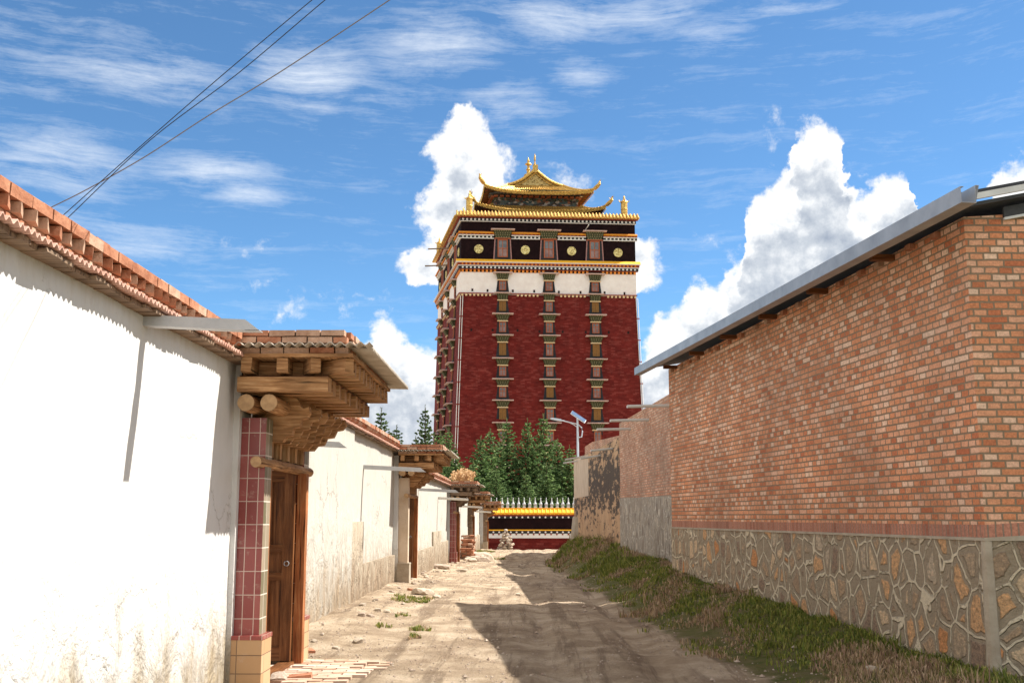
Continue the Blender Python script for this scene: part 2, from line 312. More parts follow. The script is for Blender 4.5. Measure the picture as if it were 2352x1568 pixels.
simple('solar_cell', (.06,.09,.15), (.12,.16,.22), 3, .2, spec=.6)
simple('wire_black', (.02,.02,.02), (.03,.03,.03), 3, .6)
simple('wire_grey', (.16,.14,.13), (.20,.18,.17), 3, .6)
simple('rock', (.28,.20,.15), (.50,.42,.34), 9, .9, bd=.01, bs=25)
simple('rock_pale', (.36,.29,.215), (.54,.46,.37), 9, .9, bd=.01, bs=25)
simple('fired_clay', (.27,.10,.05), (.46,.22,.13), 9, .9, bd=.006, bs=40)
simple('fired_pale', (.34,.20,.13), (.52,.35,.25), 9, .9, bd=.006, bs=40)
simple('paver', (.42,.28,.20), (.54,.40,.31), 7, .9, bd=.006, bs=40)
simple('paver_pale', (.52,.38,.29), (.62,.49,.40), 7, .9, bd=.006, bs=40)
simple('mortar', (.20,.16,.12), (.32,.26,.20), 20, .95, bd=.01, bs=40)
simple('silver', (.42,.43,.45), (.62,.63,.64), 6, .4, metal=.3)
simple('bark', (.05,.035,.025), (.10,.07,.05), 20, .95, bd=.02)
def attrmat(name, rough=.7, trans=0):
    t = newmat(name); a = t.new('Attribute'); a.attribute_name = 'col'
    t.put(t.b.inputs['Base Color'], a.outputs['Color']); t.b.inputs['Roughness'].default_value = rough; t.b.inputs['Specular IOR Level'].default_value = .2
    if trans:
        tr = t.new('BsdfTranslucent'); t.put(tr.inputs[0], a.outputs['Color']); mx = t.new('MixShader'); mx.inputs[0].default_value = trans
        t.l.new(t.b.outputs[0], mx.inputs[1]); t.l.new(tr.outputs[0], mx.inputs[2]); t.l.new(mx.outputs[0], t.n['Material Output'].inputs[0])
    return t
attrmat('needles', .6, .25); attrmat('grass_blade', .6, .3)
t = newmat('earth'); o = t.obj; a = t.new('Attribute'); a.attribute_name = 'bank'; bk = a.outputs['Fac']
c = t.ramp(t.noise(o, 1.3, 8, .68), [(.34, (.27,.195,.13)), (.5, (.43,.33,.23)), (.66, (.60,.485,.36))])
c = t.mix(t.smooth(t.noise(t.mapping(o, (1,.4,1)), .8, 8, .7, .4), .52, .68, 0, .6), c, (.24,.17,.12))
c = t.mix(t.smooth(t.noise(o, 38, 4, .7), .62, .72, 0, .6), c, (.60,.52,.42))
c = t.mix(t.smooth(t.noise(o, 24, 4, .7), .62, .7, 0, .5), c, (.20,.14,.10))
c = t.mix(t.smooth(t.noise(t.mapping(o, (2.6,.16,1)), 1.1, 7, .7, .3), .50, .60, 0, .6), c, (.17,.118,.078))
gr = t.ramp(t.noise(o, 3, 6, .7), [(.35, (.20,.15,.095)), (.5, (.15,.14,.05)), (.65, (.09,.11,.03))])
bf = t.smooth(t.math('ADD', bk, t.math('MULTIPLY', t.math('SUBTRACT', t.noise(o, 2.5, 6, .7), .5), .9)), .25, .6)
c = t.mix(bf, c, gr)
t.put(t.b.inputs['Base Color'], c); t.b.inputs['Roughness'].default_value = .95; t.b.inputs['Specular IOR Level'].default_value = .15
n1 = bump(t, t.noise(o, 5, 10, .70), .075); bump(t, t.noise(o, 40, 5, .75), .009, 1, n1)
# ------------------------------------------------------------------ mesh builder and scene helpers
COL = sc.collection
class MB:
    def __init__(s): s.v = []; s.f = []; s.m = []; s.uv = []; s.sm = []; s.off = 0
    def face(s, pts, mi=0, uv=None, smooth=False):
        i = len(s.v); s.v += [Vector(p) for p in pts]; s.f.append(list(range(i, i+len(pts)))); s.m.append(mi); s.uv.append(uv); s.sm.append(smooth)
    def hexa(s, p, mi=0, grain=False):   # p: 8 points, bottom 4 ccw seen from above, then top 4
        p = [Vector(q) for q in p]
        fs = [(0,3,2,1), (4,5,6,7), (0,1,5,4), (1,2,6,5), (2,3,7,6), (3,0,4,7)]
        mis = mi if isinstance(mi, (list, tuple)) else [mi]*6
        if grain:
            ax = [(p[1]-p[0]).length, (p[3]-p[0]).length, (p[4]-p[0]).length]; k = ax.index(max(ax))
            d = [(p[1]-p[0]), (p[3]-p[0]), (p[4]-p[0])]; g = d[k].normalized(); ou, ov = R(0, 50), R(0, 50)
        for f, m_ in zip(fs, mis):
            q = [p[i] for i in f]; uv = None
            if grain:
                n = (q[1]-q[0]).cross(q[2]-q[0])
                if n.length > 0:
                    t_ = n.normalized().cross(g)
                    if t_.length < .3: t_ = d[(k+1) % 3].normalized(); g2 = d[(k+2) % 3].normalized()
                    else: g2 = g
                    uv = [((a-p[0]).dot(g2)+ou, (a-p[0]).dot(t_)+ov) for a in q]
            s.face(q, m_, uv)
    def box(s, x0, x1, y0, y1, z0, z1, mi=0, grain=False, j=0.):
        P = [(x0,y0,z0),(x1,y0,z0),(x1,y1,z0),(x0,y1,z0),(x0,y0,z1),(x1,y0,z1),(x1,y1,z1),(x0,y1,z1)]
        if j: P = [(a+R(-j,j), b+R(-j,j), c+R(-j,j)) for a, b, c in P]
        s.hexa(P, mi, grain)
    def obox(s, c, dx, dy, dz, mi=0, grain=False, j=0.):     # half-axis vectors
        c, dx, dy, dz = map(Vector, (c, dx, dy, dz))
        P = [c-dx-dy-dz, c+dx-dy-dz, c+dx+dy-dz, c-dx+dy-dz, c-dx-dy+dz, c+dx-dy+dz, c+dx+dy+dz, c-dx+dy+dz]
        if j: P = [q+Vector((R(-j,j), R(-j,j), R(-j,j))) for q in P]
        s.hexa(P, mi, grain)
    def tube(s, path, rad, n=10, mi=0, cap=None, wob=0):
        path = [Vector(p) for p in path]; rings = []
        if not isinstance(rad, (list, tuple)): rad = [rad]*len(path)
        L = 0; ls = [0]
        for i in range(1, len(path)): L += (path[i]-path[i-1]).length; ls.append(L)
        up = Vector((0,0,1)) if abs((path[-1]-path[0]).normalized().z) < .9 else Vector((1,0,0))
        for i, p in enumerate(path):
            d = (path[min(i+1, len(path)-1)]-path[max(i-1, 0)]).normalized()
            a = d.cross(up).normalized(); b = a.cross(d); r = rad[i]
            rings.append([p+(a*math.cos(k*2*math.pi/n)+b*math.sin(k*2*math.pi/n))*r*(1+R(-wob,wob)) for k in range(n)])
        ou = R(0, 30)
        for i in range(len(path)-1):
            for k in range(n):
                k2 = (k+1) % n; q = [rings[i][k], rings[i][k2], rings[i+1][k2], rings[i+1][k]]
                c = 2*math.pi*rad[i]/n
                s.face(q, mi, [(ls[i]+ou, k*c), (ls[i]+ou, (k+1)*c), (ls[i+1]+ou, (k+1)*c), (ls[i+1]+ou, k*c)], True)
        cm = mi if cap is None else cap
        uvc = [(.1*math.cos(k*2*math.pi/n), .1*math.sin(k*2*math.pi/n)) for k in range(n)]
        s.face(rings[0][::-1], cm, uvc); s.face(rings[-1], cm, uvc)
    def prism(s, prof, o, a, b, e, mi=0, grain=False):        # profile (p,q) -> o + a*p + b*q, extruded by vector e
        o, a, b, e = map(Vector, (o, a, b, e)); P = [o+a*p+b*q for p, q in prof]; Q = [x+e for x in P]
        ou = R(0, 30) if grain else 0
        pu = [(p+ou, q) for p, q in prof]
        s.face(P, mi, pu if grain else None); s.face(Q[::-1], mi, pu[::-1] if grain else None); n = len(P)
        for i in range(n):
            j_ = (i+1) % n; s.face([P[j_], P[i], Q[i], Q[j_]], mi)
    def lathe(s, c, prof, n=14, mi=0, smooth=True):
        c = Vector(c)
        for (r0, z0), (r1, z1) in zip(prof, prof[1:]):
            for k in range(n):
                a0, a1 = k*2*math.pi/n, (k+1)*2*math.pi/n
                q = [c+Vector((r0*math.cos(a0), r0*math.sin(a0), z0)), c+Vector((r0*math.cos(a1), r0*math.sin(a1), z0)), c+Vector((r1*math.cos(a1), r1*math.sin(a1), z1)), c+Vector((r1*math.cos(a0), r1*math.sin(a0), z1))]
                s.face(q, mi, None, smooth)
    def build(s, name, mats, parent=None, org=None, bevel=0, weld=False):
        if not isinstance(mats, (list, tuple)): mats = [mats]
        og = Vector(org) if org is not None else (parent_world(parent) if parent else Vector((0,0,0)))
        me = bpy.data.meshes.new(name); me.from_pydata([v-og for v in s.v], [], s.f)
        for m_ in mats: me.materials.append(MAT[m_])
        uvl = me.uv_layers.new(name='UVMap'); k = 0
        for pi, (f, uv) in enumerate(zip(s.f, s.uv)):
            if uv is None:
                n = Vector((0,0,0)); p0 = s.v[f[0]]
                for a_ in range(1, len(f)-1): n += (s.v[f[a_]]-p0).cross(s.v[f[a_+1]]-p0)
                if n.length > 0: n.normalize()
                if abs(n.z) > .7: uv = [(s.v[i].x, s.v[i].y) for i in f]
                else:
                    t_ = Vector((-n.y, n.x, 0)).normalized() if (n.x or n.y) else Vector((1,0,0))
                    uv = [(s.v[i].dot(t_), s.v[i].z) for i in f]
            for q in uv: uvl.data[k].uv = q; k += 1
        me.polygons.foreach_set('material_index', s.m); me.polygons.foreach_set('use_smooth', s.sm)
        me.validate(); me.update()
        if weld:
            import bmesh
            bm = bmesh.new(); bm.from_mesh(me); bmesh.ops.remove_doubles(bm, verts=bm.verts, dist=1e-4); bmesh.ops.recalc_face_normals(bm, faces=bm.faces); bm.to_mesh(me); bm.free()
        o_ = bpy.data.objects.new(name, me); COL.objects.link(o_)
        if parent: o_.parent = parent
        else: o_.location = og
        if bevel:
            bv = o_.modifiers.new('bevel', 'BEVEL'); bv.width = bevel; bv.segments = 1; bv.limit_method = 'ANGLE'; bv.angle_limit = .6
        return o_
def parent_world(p):
    v = Vector((0,0,0))
    while p: v += p.location; p = p.parent
    return v
def tag(o_, label=None, cat=None, group=None, kind=None):
    if label: o_['label'] = label
    if cat: o_['category'] = cat
    if group: o_['group'] = group
    if kind: o_['kind'] = kind
    return o_
def thing(name, loc, label, cat, group=None):
    e = bpy.data.objects.new(name, None); COL.objects.link(e); e.location = loc; e.empty_display_size = .2
    return tag(e, label, cat, group)
def lerp(tab, x):
    if x <= tab[0][0]: return tab[0][1]
    for (a, b), (c, d) in zip(tab, tab[1:]):
        if x <= c: return b+(d-b)*(x-a)/(c-a)
    return tab[-1][1]
def sstep(x): x = max(0, min(1, x)); return x*x*(3-2*x)
# ------------------------------------------------------------------ ground
BASE = [(0,0),(25,0),(42,-.26),(66,-.42),(72,-.68),(90,-.7)]
EDGE = [(6,2.7),(9,2.4),(12,2.15),(16,1.8),(25,1.5),(37,1.2),(48,1.2),(56,2.0)]
RW = [(0,5.1),(9.5,3.97),(20,2.69),(20.1,3.3),(24,3.2),(31.5,2.76),(48,2.16),(60,2.6)]
BH = [(5,.1),(9.5,.2),(14,.36),(20,.56),(24,.5),(31,.66),(34,.88),(44,.9),(50,.6),(56,.1),(60,0)]
def gz(x, y, fine=True):
    b = lerp(BASE, y)
    if x > 0 and y < 62:
        e, wl = lerp(EDGE, y), lerp(RW, y); k = (x-e)/max(.3, wl-e)
        pw = 1.0 if y < 30 else .6
        b += lerp(BH, y)*sstep(min(1, max(0, k)))**pw
        if k > 1: b = lerp(BASE, y)+lerp(BH, y)
    if -4 < x < 6 and 3 < y < 75:
        flat = (1-sstep((y-12.2)/1))*sstep((-1.05-x)/.5)
        amp = .03+.03*(1 if x > lerp(EDGE, y) else 0)
        nz = mn.noise(Vector((x*.9, y*.6, 0)))*amp+mn.noise(Vector((x*3.5, y*2.4, 3)))*.026+mn.noise(Vector((x*9, y*7, 5)))*.012
        rut = 0
        for rc, wd in ((.25, .16), (1.45, .18)):
            xr = rc+.25*mn.noise(Vector((0, y*.15, rc)))-.02*max(0, y-10)*.4
            rut -= .09*math.exp(-((x-xr)/wd)**2)*(.5+.5*mn.noise(Vector((1, y*.5, rc))))
        if 12 < y < 66 and x < -1.7: nz += .12*sstep((-1.7-x)/1.1)*(.6+.6*mn.noise(Vector((x, y*.4, 9))))
        b += (nz+rut)*(1-flat*.93)
    return b
def frange(a, b, s_):
    r = []; 
    while a < b-1e-6: r.append(a); a += s_
    return r
xs = [-400,-150,-60,-25,-12,-8,-5.5,-4.5]+frange(-4, 5.6, .085)+[6,8,12,25,60,150,400]
ys = [-60,-20,-5,0,2,3.4]+frange(4, 22, .11)+frange(22, 50, .3)+frange(50, 76, .8)+[78,82,90,110,140,180,260,400,800,1500]
gv = [(x, y, gz(x, y)) for y in ys for x in xs]; nx = len(xs)
gf = [(j*nx+i, j*nx+i+1, (j+1)*nx+i+1, (j+1)*nx+i) for j in range(len(ys)-1) for i in range(nx-1)]
me = bpy.data.meshes.new('ground'); me.from_pydata(gv, [], gf); me.materials.append(MAT['earth'])
for p in me.polygons: p.use_smooth = True
at = me.attributes.new('bank', 'FLOAT', 'POINT')
def bankf(x, y):
    if x > 0 and y < 60: return max(0, min(1, .45+(x-lerp(EDGE, y))*1.3))
    if y > 60: return .15
    return 0.
at.data.foreach_set('value', [bankf(x, y) for x, y, _ in gv])
go = bpy.data.objects.new('ground', me); COL.objects.link(go); tag(go, kind='structure')
# paved patch by the first gate
mb = MB(); GX, GY = -2.30, 9.7
y = 8.1; r = 0
while y < 11.75:
    x = -3.3+(.12 if r % 2 else 0)
    while x < -1.45:
        edge = -1.42+.35*mn.noise(Vector((0, y*1.3, 4)))
        if x+.12+R(-.1,.1) < edge and (x > -2.35 or GY+.42 < y < GY+1.85):
            mb.box(x+.006, x+.228, y+.006, y+.108, -.05, .024+R(-.006,.006)-(.02 if x > edge-.3 else 0), random.choice((0,1,2)), j=.003)
        x += .24
    y += .118; r += 1
tag(mb.build('pavement', ['paver', 'paver_pale', 'fired_pale'], None, (0,0,0)), kind='structure')
# ------------------------------------------------------------------ left courtyard walls
def brick_row(mb, axis, a0, a1, c0, c1, z0, z1, bl, gap=.012, j=.004, mats=(0,1)):
    a = a0
    while a < a1-.03:
        L_ = min(bl*R(.93, 1.05), a1-a); d = R(-j, j)*1.5
        if axis == 'y': mb.box(c0+d, c1+d, a, a+L_-gap, z0+R(0, .003), z1, random.choice(mats), j=j*.6)
        else: mb.box(a, a+L_-gap, c0+d, c1+d, z0+R(0, .003), z1, random.choice(mats), j=j*.6)
        a += L_
def corr(mb, xa, xb, y0, y1, za, zb, pitch=.075, amp=.013, th=.008, mi=0, ragged=.0):
    """corrugated sheet; waves run across y, sheet slopes from (xa,za) to (xb,zb)"""
    n = int((y1-y0)/pitch*8); pts = []
    for i in range(n+1):
        y = y0+(y1-y0)*i/n; pts.append((y, amp*math.sin(2*math.pi*(y-y0)/pitch)))
    def jag(y): return ragged*mn.noise(Vector((y*7, za, 1)))
    for (ya, wa), (yb, wb) in zip(pts, pts[1:]):
        ja, jb = jag(ya), jag(yb)
        T = [(xa, ya, za+wa), (xb+ja, ya, zb+wa), (xb+jb, yb, zb+wb), (xa, yb, za+wb)]
        B = [(p[0], p[1], p[2]-th) for p in T]
        mb.face(T, mi, smooth=True); mb.face(B[::-1], mi, smooth=True); mb.face([T[1], B[1], B[2], T[2]], mi)
    for (ye, we), d in ((pts[0], 1), (pts[-1], -1)):
        mb.face([(xa, ye, za+we), (xa, ye, za+we-th), (xb, ye, zb+we-th), (xb, ye, zb+we)][::d], mi)
def corr_x(mb, x0, x1, y0, y1, za, zb, pitch=.088, amp=.014, th=.008):
    n = int((x1-x0)/pitch*8); P = [(x0+(x1-x0)*i/n, amp*math.sin(2*math.pi*i/8)) for i in range(n+1)]
    for (xa, wa), (xb, wb) in zip(P, P[1:]):
        T = [(xa, y0, za+wa), (xb, y0, za+wb), (xb, y1, zb+wb), (xa, y1, zb+wa)]; B = [(p[0], p[1], p[2]-th) for p in T]
        mb.face(T, 0, smooth=True); mb.face(B[::-1], 0, smooth=True); mb.face([T[0], B[0], B[1], T[1]], 0)
def left_wall(X, Y0, Y1, label, mat='white_plaster', top=2.90, plinth=None, zb=-1.2, par=True):
    root = thing('courtyard_wall', (X, (Y0+Y1)/2, lerp(BASE, (Y0+Y1)/2)), label, 'wall', 'courtyard walls along the left of the lane')
    ox = root.location.copy()
    b = MB()     # uneven plaster face as a grid
    ny = max(8, int((Y1-Y0)/.25)); nzz = 16
    def pt(i, k):
        y = Y0+(Y1-Y0)*i/ny; z_ = zb+(top-zb)*k/nzz
        d = .02*mn.noise(Vector((X, y*.8, z_*.8)))+.008*mn.noise(Vector((X, y*3, z_*3)))
        if z_ < .8: d += .03*(.8-z_)*(1+mn.noise(Vector((1, y*2, z_*2))))
        return Vector((X+d, y, z_))
    for i in range(ny):
        for k in range(nzz): b.face([pt(i, k), pt(i+1, k), pt(i+1, k+1), pt(i, k+1)], 0, None, True)
    b.box(X-.42, X-.04, Y0, Y1, zb, top)
    e0 = [pt(0, k) for k in range(nzz+1)]; e1 = [pt(ny, k) for k in range(nzz+1)]
    b.face([Vector((X-.05, Y0, zb))]+e0+[Vector((X-.05, Y0, top))]); b.face(([Vector((X-.05, Y1, zb))]+e1+[Vector((X-.05, Y1, top))])[::-1])
    b.build('plaster_face', mat, root)
    if plinth:
        p = MB()
        for (a0, a1, zt) in plinth:
            n_ = max(2, int((a1-a0)/.3))
            for i in range(n_):
                ya, yb = a0+(a1-a0)*i/n_, a0+(a1-a0)*(i+1)/n_; 
                p.box(X+.0, X+.055, ya, yb, zb, zt)
        p.build('stone_footing', 'rough_plinth', root)
    s = MB()    # thin slabs of the soffit
    y = Y0
    while y < Y1:
        L_ = R(.09, .2); s.box(X-.3, X+R(.08, .135), y, min(y+L_-.01, Y1), top, top+R(.018, .03), 0, True, .004); y += L_
    s.build('eave_board', 'wood_grey', root)
    c = MB(); y = Y0; top_ = top-.012
    while y < Y1-.1:
        L_ = min(R(.8, 1.1), Y1-y); dz = R(-.005, .008)
        corr(c, X-.3, X+.155, y, y+L_+.02, top+.068+dz, top+.048+dz, ragged=.012, pitch=.066); y += L_
    c.build('tile_eave', 'clay_sheet', root)
    if par:
        d = MB(); y = Y0
        zt = top+.06
        brick_row(d, 'y', Y0, Y1, X-.25, X+.085, zt, zt+.05, .235, .01)
        while y < Y1-.05:                                   # sawtooth brick ends
            d.obox((X+.035+R(-.008,.008), y+.06, zt+.085), (.085, .018, 0), (-.018, .05, 0), (0, 0, .029), random.choice((0,1)), j=.004); y += .148
        d.box(X-.3, X-.03, Y0, Y1, zt+.04, zt+.12, 2)
        brick_row(d, 'y', Y0, Y1, X-.28, X+.13, zt+.118, zt+.182, .235, .009)
        brick_row(d, 'y', Y0+.1, Y1, X-.28, X+.05, zt+.186, zt+.235, .235, .012)
        d.build('brick_parapet', ['fired_pale', 'fired_clay', 'mortar'], root, bevel=.004)
    return root
def spout(root, p0, length, sgn, mat='spout_metal', wdt=.10, hgt=.075, slope=.05, half_pipe=False):
    b = MB(); p0 = Vector(p0); th = .004
    e = Vector((sgn*length, 0, -slope*length)); a = Vector((0, 1, 0)); u_ = Vector((0, 0, 1))
    if half_pipe:
        n = 10; r = wdt/2
        out = [(r*math.cos(math.pi+math.pi*i/n), r*math.sin(math.pi+math.pi*i/n)) for i in range(n+1)]
        inn = [(x*.9, z_*.9) for x, z_ in out][::-1]
        b.prism(out+inn, p0, a, u_, e)
    else:
        out = [(-wdt/2, hgt), (-wdt/2, 0), (wdt/2, 0), (wdt/2, hgt), (wdt/2-th, hgt), (wdt/2-th, th), (-wdt/2+th, th), (-wdt/2+th, hgt)]
        b.prism(out, p0-e*.15, a, u_, e*1.15)
        # skewed tip
        q = p0+e; b.prism([(0, 0), (sgn*.10, 0), (0, hgt)], q+Vector((0, -wdt/2, 0)), Vector((1,0,0)), u_, (0, th, 0)); b.box(min(q.x, q.x+sgn*.1), max(q.x, q.x+sgn*.1), q.y-wdt/2, q.y+wdt/2, q.z-.001, q.z+th-.001)
    return b.build('water_spout', mat, root)
XL = -2.62
w1 = left_wall(XL, 2.0, 9.78, 'long bright white courtyard wall nearest the viewer with brick sawtooth coping', top=2.865)
spout(w1, (XL, 7.33, 2.80), .70, 1)
# low ledge lines in the plaster of the nearest wall
XW2 = -3.0
w2 = left_wall(XW2, 11.9, 24.9, 'white wall between the first and second gates, grey stepped footing at its far end', 'old_plaster', 2.98, [(18.6, 20.0, 1.42), (20.0, 24.9, .66)])
spout(w2, (XW2, 14.6, 2.45), .5, 1); spout(w2, (XW2+.06, 20.2, 2.38), 1.0, 1)
b = MB(); b.box(XW2-.2, XW2+.07, 12.0, 18.6, -.5, 2.97); b.build('plaster_face', 'old_plaster', w2)
XW3 = -2.87
w3 = left_wall(XW3, 27.2, 40.4, 'white wall with stepped stained footing between the second and third gates', 'old_plaster', 2.62, [(27.3, 33.8, .62), (33.8, 37, 1.05), (37, 40.4, .66)])
spout(w3, (XW3, 29.4, 2.2), 1.0, 1); spout(w3, (XW3, 36.0, 2.16), 1.0, 1, 'tin_white', half_pipe=True, wdt=.16)
w4 = left_wall(-2.75, 42.8, 52.6, 'short white wall behind the brick pile between the third and fourth gates', 'old_plaster', 2.45, [(43, 52.6, .5)])
spout(w4, (-2.75, 47, 2.0), .9, 1, 'tin_white', half_pipe=True, wdt=.16)
w5 = left_wall(-2.72, 55.0, 65.0, 'grey white wall between the fourth gate and the farthest gate', 'old_plaster', 2.25, [(55, 65, .5)])
spout(w5, (-2.72, 59, 1.85), .9, 1, 'tin_white', half_pipe=True, wdt=.16)
# ------------------------------------------------------------------ gates
def bracket_profile():
    return [(-.25,.0),(.06,.0),(.10,.05),(.17,.06),(.20,.13),(.27,.14),(.30,.21),(.36,.22),(.40,.27),(.385,.33),(.33,.31),(.28,.33),(.24,.40),(.16,.43),(-.25,.43)]
def gate(X, Y, zb, label, style=0, L=2.15, near=True, h=0.):
    root = thing('gatehouse', (X-.1, Y+L/2, zb), label, 'gate', 'timber gatehouses along the left wall')
    def BX(b, x0, x1, y0, y1, z0, z1, mi=0, grain=False, j=0.): b.box(X+x0, X+x1, Y+y0, Y+y1, zb+z0, zb+z1, mi, grain, j)
    wd = 'wood' if style != 2 else 'wood_grey'
    pil_front = ['red_tile', 'mud_pale', 'red_tile', 'wood_grey', 'wood_grey'][style]
    for k in (0, 1):
        y0 = .08 if k == 0 else L-.33
        b = MB()                      # pillar: front face and street face clad differently
        x0, x1, y1 = -.27, -.045, y0+.25; z0, z1 = .46, 2.39+h
        P = [(x0,y0,z0),(x1,y0,z0),(x1,y1,z0),(x0,y1,z0),(x0,y0,z1),(x1,y0,z1),(x1,y1,z1),(x0,y1,z1)]
        P = [(X+p[0], Y+p[1], zb+p[2]) for p in P]
        b.hexa(P, [1, 1, 0, 1, 0, 1])
        pl = b.build('pillar', [pil_front, 'green_tile' if style in (0,) else ('mud_pale' if style == 1 else pil_front)], root)
        c = MB(); BX(c, -.30, .0, y0-.07, y0+.29, -.6, .44); c.build('plinth', 'tan_block' if style == 0 else ('red_tile' if style == 2 else 'cement'), pl)
        c = MB(); BX(c, -.30, .005, y0-.075, y0+.30, .44, .475); c.build('cap', 'red_tile' if style in (0, 2) else 'cement', pl)
    # wall stubs closing the passage
    b = MB(); BX(b, -.62, -.271, .0, .40, -.6, 2.9+h); BX(b, -.62, -.271, L-.35, L+.25, -.6, 2.9+h); BX(b, -1.3, -.62, L-.30, L+.25, -.6, 2.9+h); b.build('reveal', 'white_plaster', root)
    b = MB(); BX(b, -1.6, -.28, .40, L-.35, 2.75+h, 2.9+h, 0, True); b.build('ceiling', 'wood_dark', root)
    # jambs
    for (a0, a1) in ((.335, .42), (L-.45, L-.335)):
        b = MB(); BX(b, -.20 if a0 < 1 else -.085, -.06 if a0 < 1 else .01, a0, a1, 0, 1.95+h, 0, True); b.build('door_jamb', 'wood_orange', root, bevel=.006)
    b = MB(); BX(b, -.2, -.06, .42, L-.45, -.05, .05, 0, True); b.build('threshold', 'wood_dark', root, bevel=.006)
    # open leaf seen face on, the other leaf swung back along the near reveal
    for k, yy in ((0, L-.53), (1, .44)):
        b = MB(); BX(b, -.90, -.09, yy, yy+.045, .06, 1.98+h, 0, True); dl = b.build('door', 'wood_dark', root)
        c = MB(); f = -1 if k == 0 else 1; ya = yy-.018 if k == 0 else yy+.045
        for (x0, x1, z0, z1) in ((-.90,-.80,.06,1.98),(-.20,-.09,.06,1.98),(-.80,-.20,.06,.2),(-.80,-.20,.86,.94),(-.80,-.20,1.14,1.22),(-.80,-.20,1.86,1.98),(-.36,-.32,.2,.86),(-.36,-.32,1.22,1.86)):
            BX(c, x0, x1, ya, ya+.018, z0, z1+(h if z1 > 1.9 else 0), 0, True)
        c.build('panel_moulding', 'wood_dark', dl, bevel=.004)
        c = MB(); q = Vector((X-.15, Y+yy+(-.03 if k == 0 else .07), zb+1.03)); c.tube([q+Vector((.025*math.cos(i*.7), 0, .025*math.sin(i*.7))) for i in range(10)], .005, 6); c.build('handle', 'galvanised', dl)
    # lintel log, frieze
    b = MB(); b.tube([(X-.08, Y-.12, zb+1.985+h), (X-.08, Y+L/2, zb+1.99+h), (X-.08, Y+L+.12, zb+1.985+h)], .05, 14, 0, 1, .02); b.build('lintel', ['wood', 'log_end'], root)
    b = MB(); BX(b, -.14, -.11, .3, L-.3, 2.04+h, 2.20+h, 1)
    for i in range(5): a = .33+i*(L-.74)/4; BX(b, -.11, -.05, a, a+.09, 2.045+h, 2.195+h, 0, True)
    b.build('frieze', [wd, 'dark_hole'], root)
    for a, th in ((.36, .10), (.62, .06), (.9, .06), (1.2, .06), (1.5, .06), (L-.42, .10)):
        b = MB(); pr = bracket_profile(); sc_ = .72 if a < .4 else (.8+.12*a)
        b.prism([(max(-.25, p*sc_ if p > 0 else p), q) for p, q in pr][::-1], (X, Y+a, zb+2.19+h), (1,0,0), (0,0,1), (0, th, 0), 0, True)
        b.build('bracket', wd, root, bevel=.006)
    b = MB(); BX(b, -.12, -.04, .46, L-.32, 2.2+h, 2.60+h, 0, True); b.build('fascia', wd, root)
    for x in (-.17, .035):
        b = MB(); b.tube([(X+x, Y-.20, zb+2.50+h), (X+x, Y+L/2, zb+2.505+h), (X+x, Y+L+.2, zb+2.50+h)], .075, 16, 0, 1, .015); b.build('purlin_log', [wd, 'log_end'], root)
    # first tier of joists
    zz = 2.60+h; n = 9
    for i in range(n):
        a = -.22+i*(L+.30)/(n-1)
        b = MB(); BX(b, -.25, .56+R(-.01,.01), a, a+(.13 if i else .16), zz, zz+.125, 0, True, .004); b.build('joist', wd, root, bevel=.006)
    b = MB(); BX(b, -.25, .50, -.17, L+.26, zz+.06, zz+.118, 0, True); b.build('boarding', wd, root)
    z2 = zz+.135
    b = MB(); BX(b, -.25, .54, -.14, L+.22, z2, z2+.015, 0, True)
    b.build('boarding', 'wood_dark', root)
    # second tier: rafters to the lane and four stubs to the near side
    n = 11; zr = z2+.02
    for i in range(n):
        a = -.02+i*(L+.12)/(n-1)
        b = MB(); BX(b, -.25, .76+R(-.012,.012), a, a+.09, zr, zr+.125, 0, True, .004); b.build('rafter', wd, root, bevel=.006)
    for (x, ang) in ((-.18, 0), (.13, .05), (.36, .42), (.60, .80)):
        b = MB(); c = Vector((X+x+.03, Y-.14, zb+zr+.068)); d = Vector((math.sin(ang), -math.cos(ang), 0))
        b.obox(c, Vector((d.y, -d.x, 0))*.045, d*.17, (0, 0, .062), 0, True, .005); b.build('rafter', wd, root, bevel=.006)
    zt = zr+.135
    b = MB(); BX(b, -.25, .79, -.33, L+.22, zt, zt+.03, 0, True); b.build('boarding', wd, root)
    b = MB(); zq = zt+.032
    brick_row(b, 'x', X-.25, X+.76, Y-.31, Y-.20, zb+zq, zb+zq+.052, .22, mats=(0,1)); brick_row(b, 'y', Y-.195, Y+L+.2, X+.65, X+.76, zb+zq, zb+zq+.052, .22, mats=(0,1))
    b.build('brick_course', ['fired_clay', 'fired_pale'], root)
    b = MB(); corr(b, X-.3, X+.95, Y-.22, Y+L+.62, zb+zq+.085, zb+zq+.062, pitch=.088, amp=.014); corr_x(b, X-.3, X+.95, Y-.44, Y-.18, zb+zq+.072, zb+zq+.075); b.build('roof_sheet', 'corrugated', root)
    b = MB(); zp = zq+.10
    BX(b, -.62, .70, -.28, L+.1, zp-.05, zp+.105, 2)
    for r_ in range(2):
        za = zb+zp+r_*.062-.006; o_ = .11 if r_ == 0 else 0
        brick_row(b, 'x', X-.62+o_, X+.745, Y-.32, Y-.21, za, za+.052, .225, mats=(0,0,1))
        brick_row(b, 'y', Y-.2+o_, Y+L+.12, X+.64, X+.755, za, za+.052, .225, mats=(0,1,1))
    b.build('brick_parapet', ['fired_clay', 'fired_pale', 'mortar'], root, bevel=.004)
    return root
g1 = gate(GX, GY, 0, 'large near timber gate with red tiled pillars, carved brackets and an open brown door', 0)
g2 = gate(-2.62, 24.9, 0, 'second gate along the lane with a pale plaster pillar and dark wooden door post', 1)
g3 = gate(-2.52, 40.6, -.25, 'third gate with dry weeds on its roof and dark red posts', 2, h=-.06)
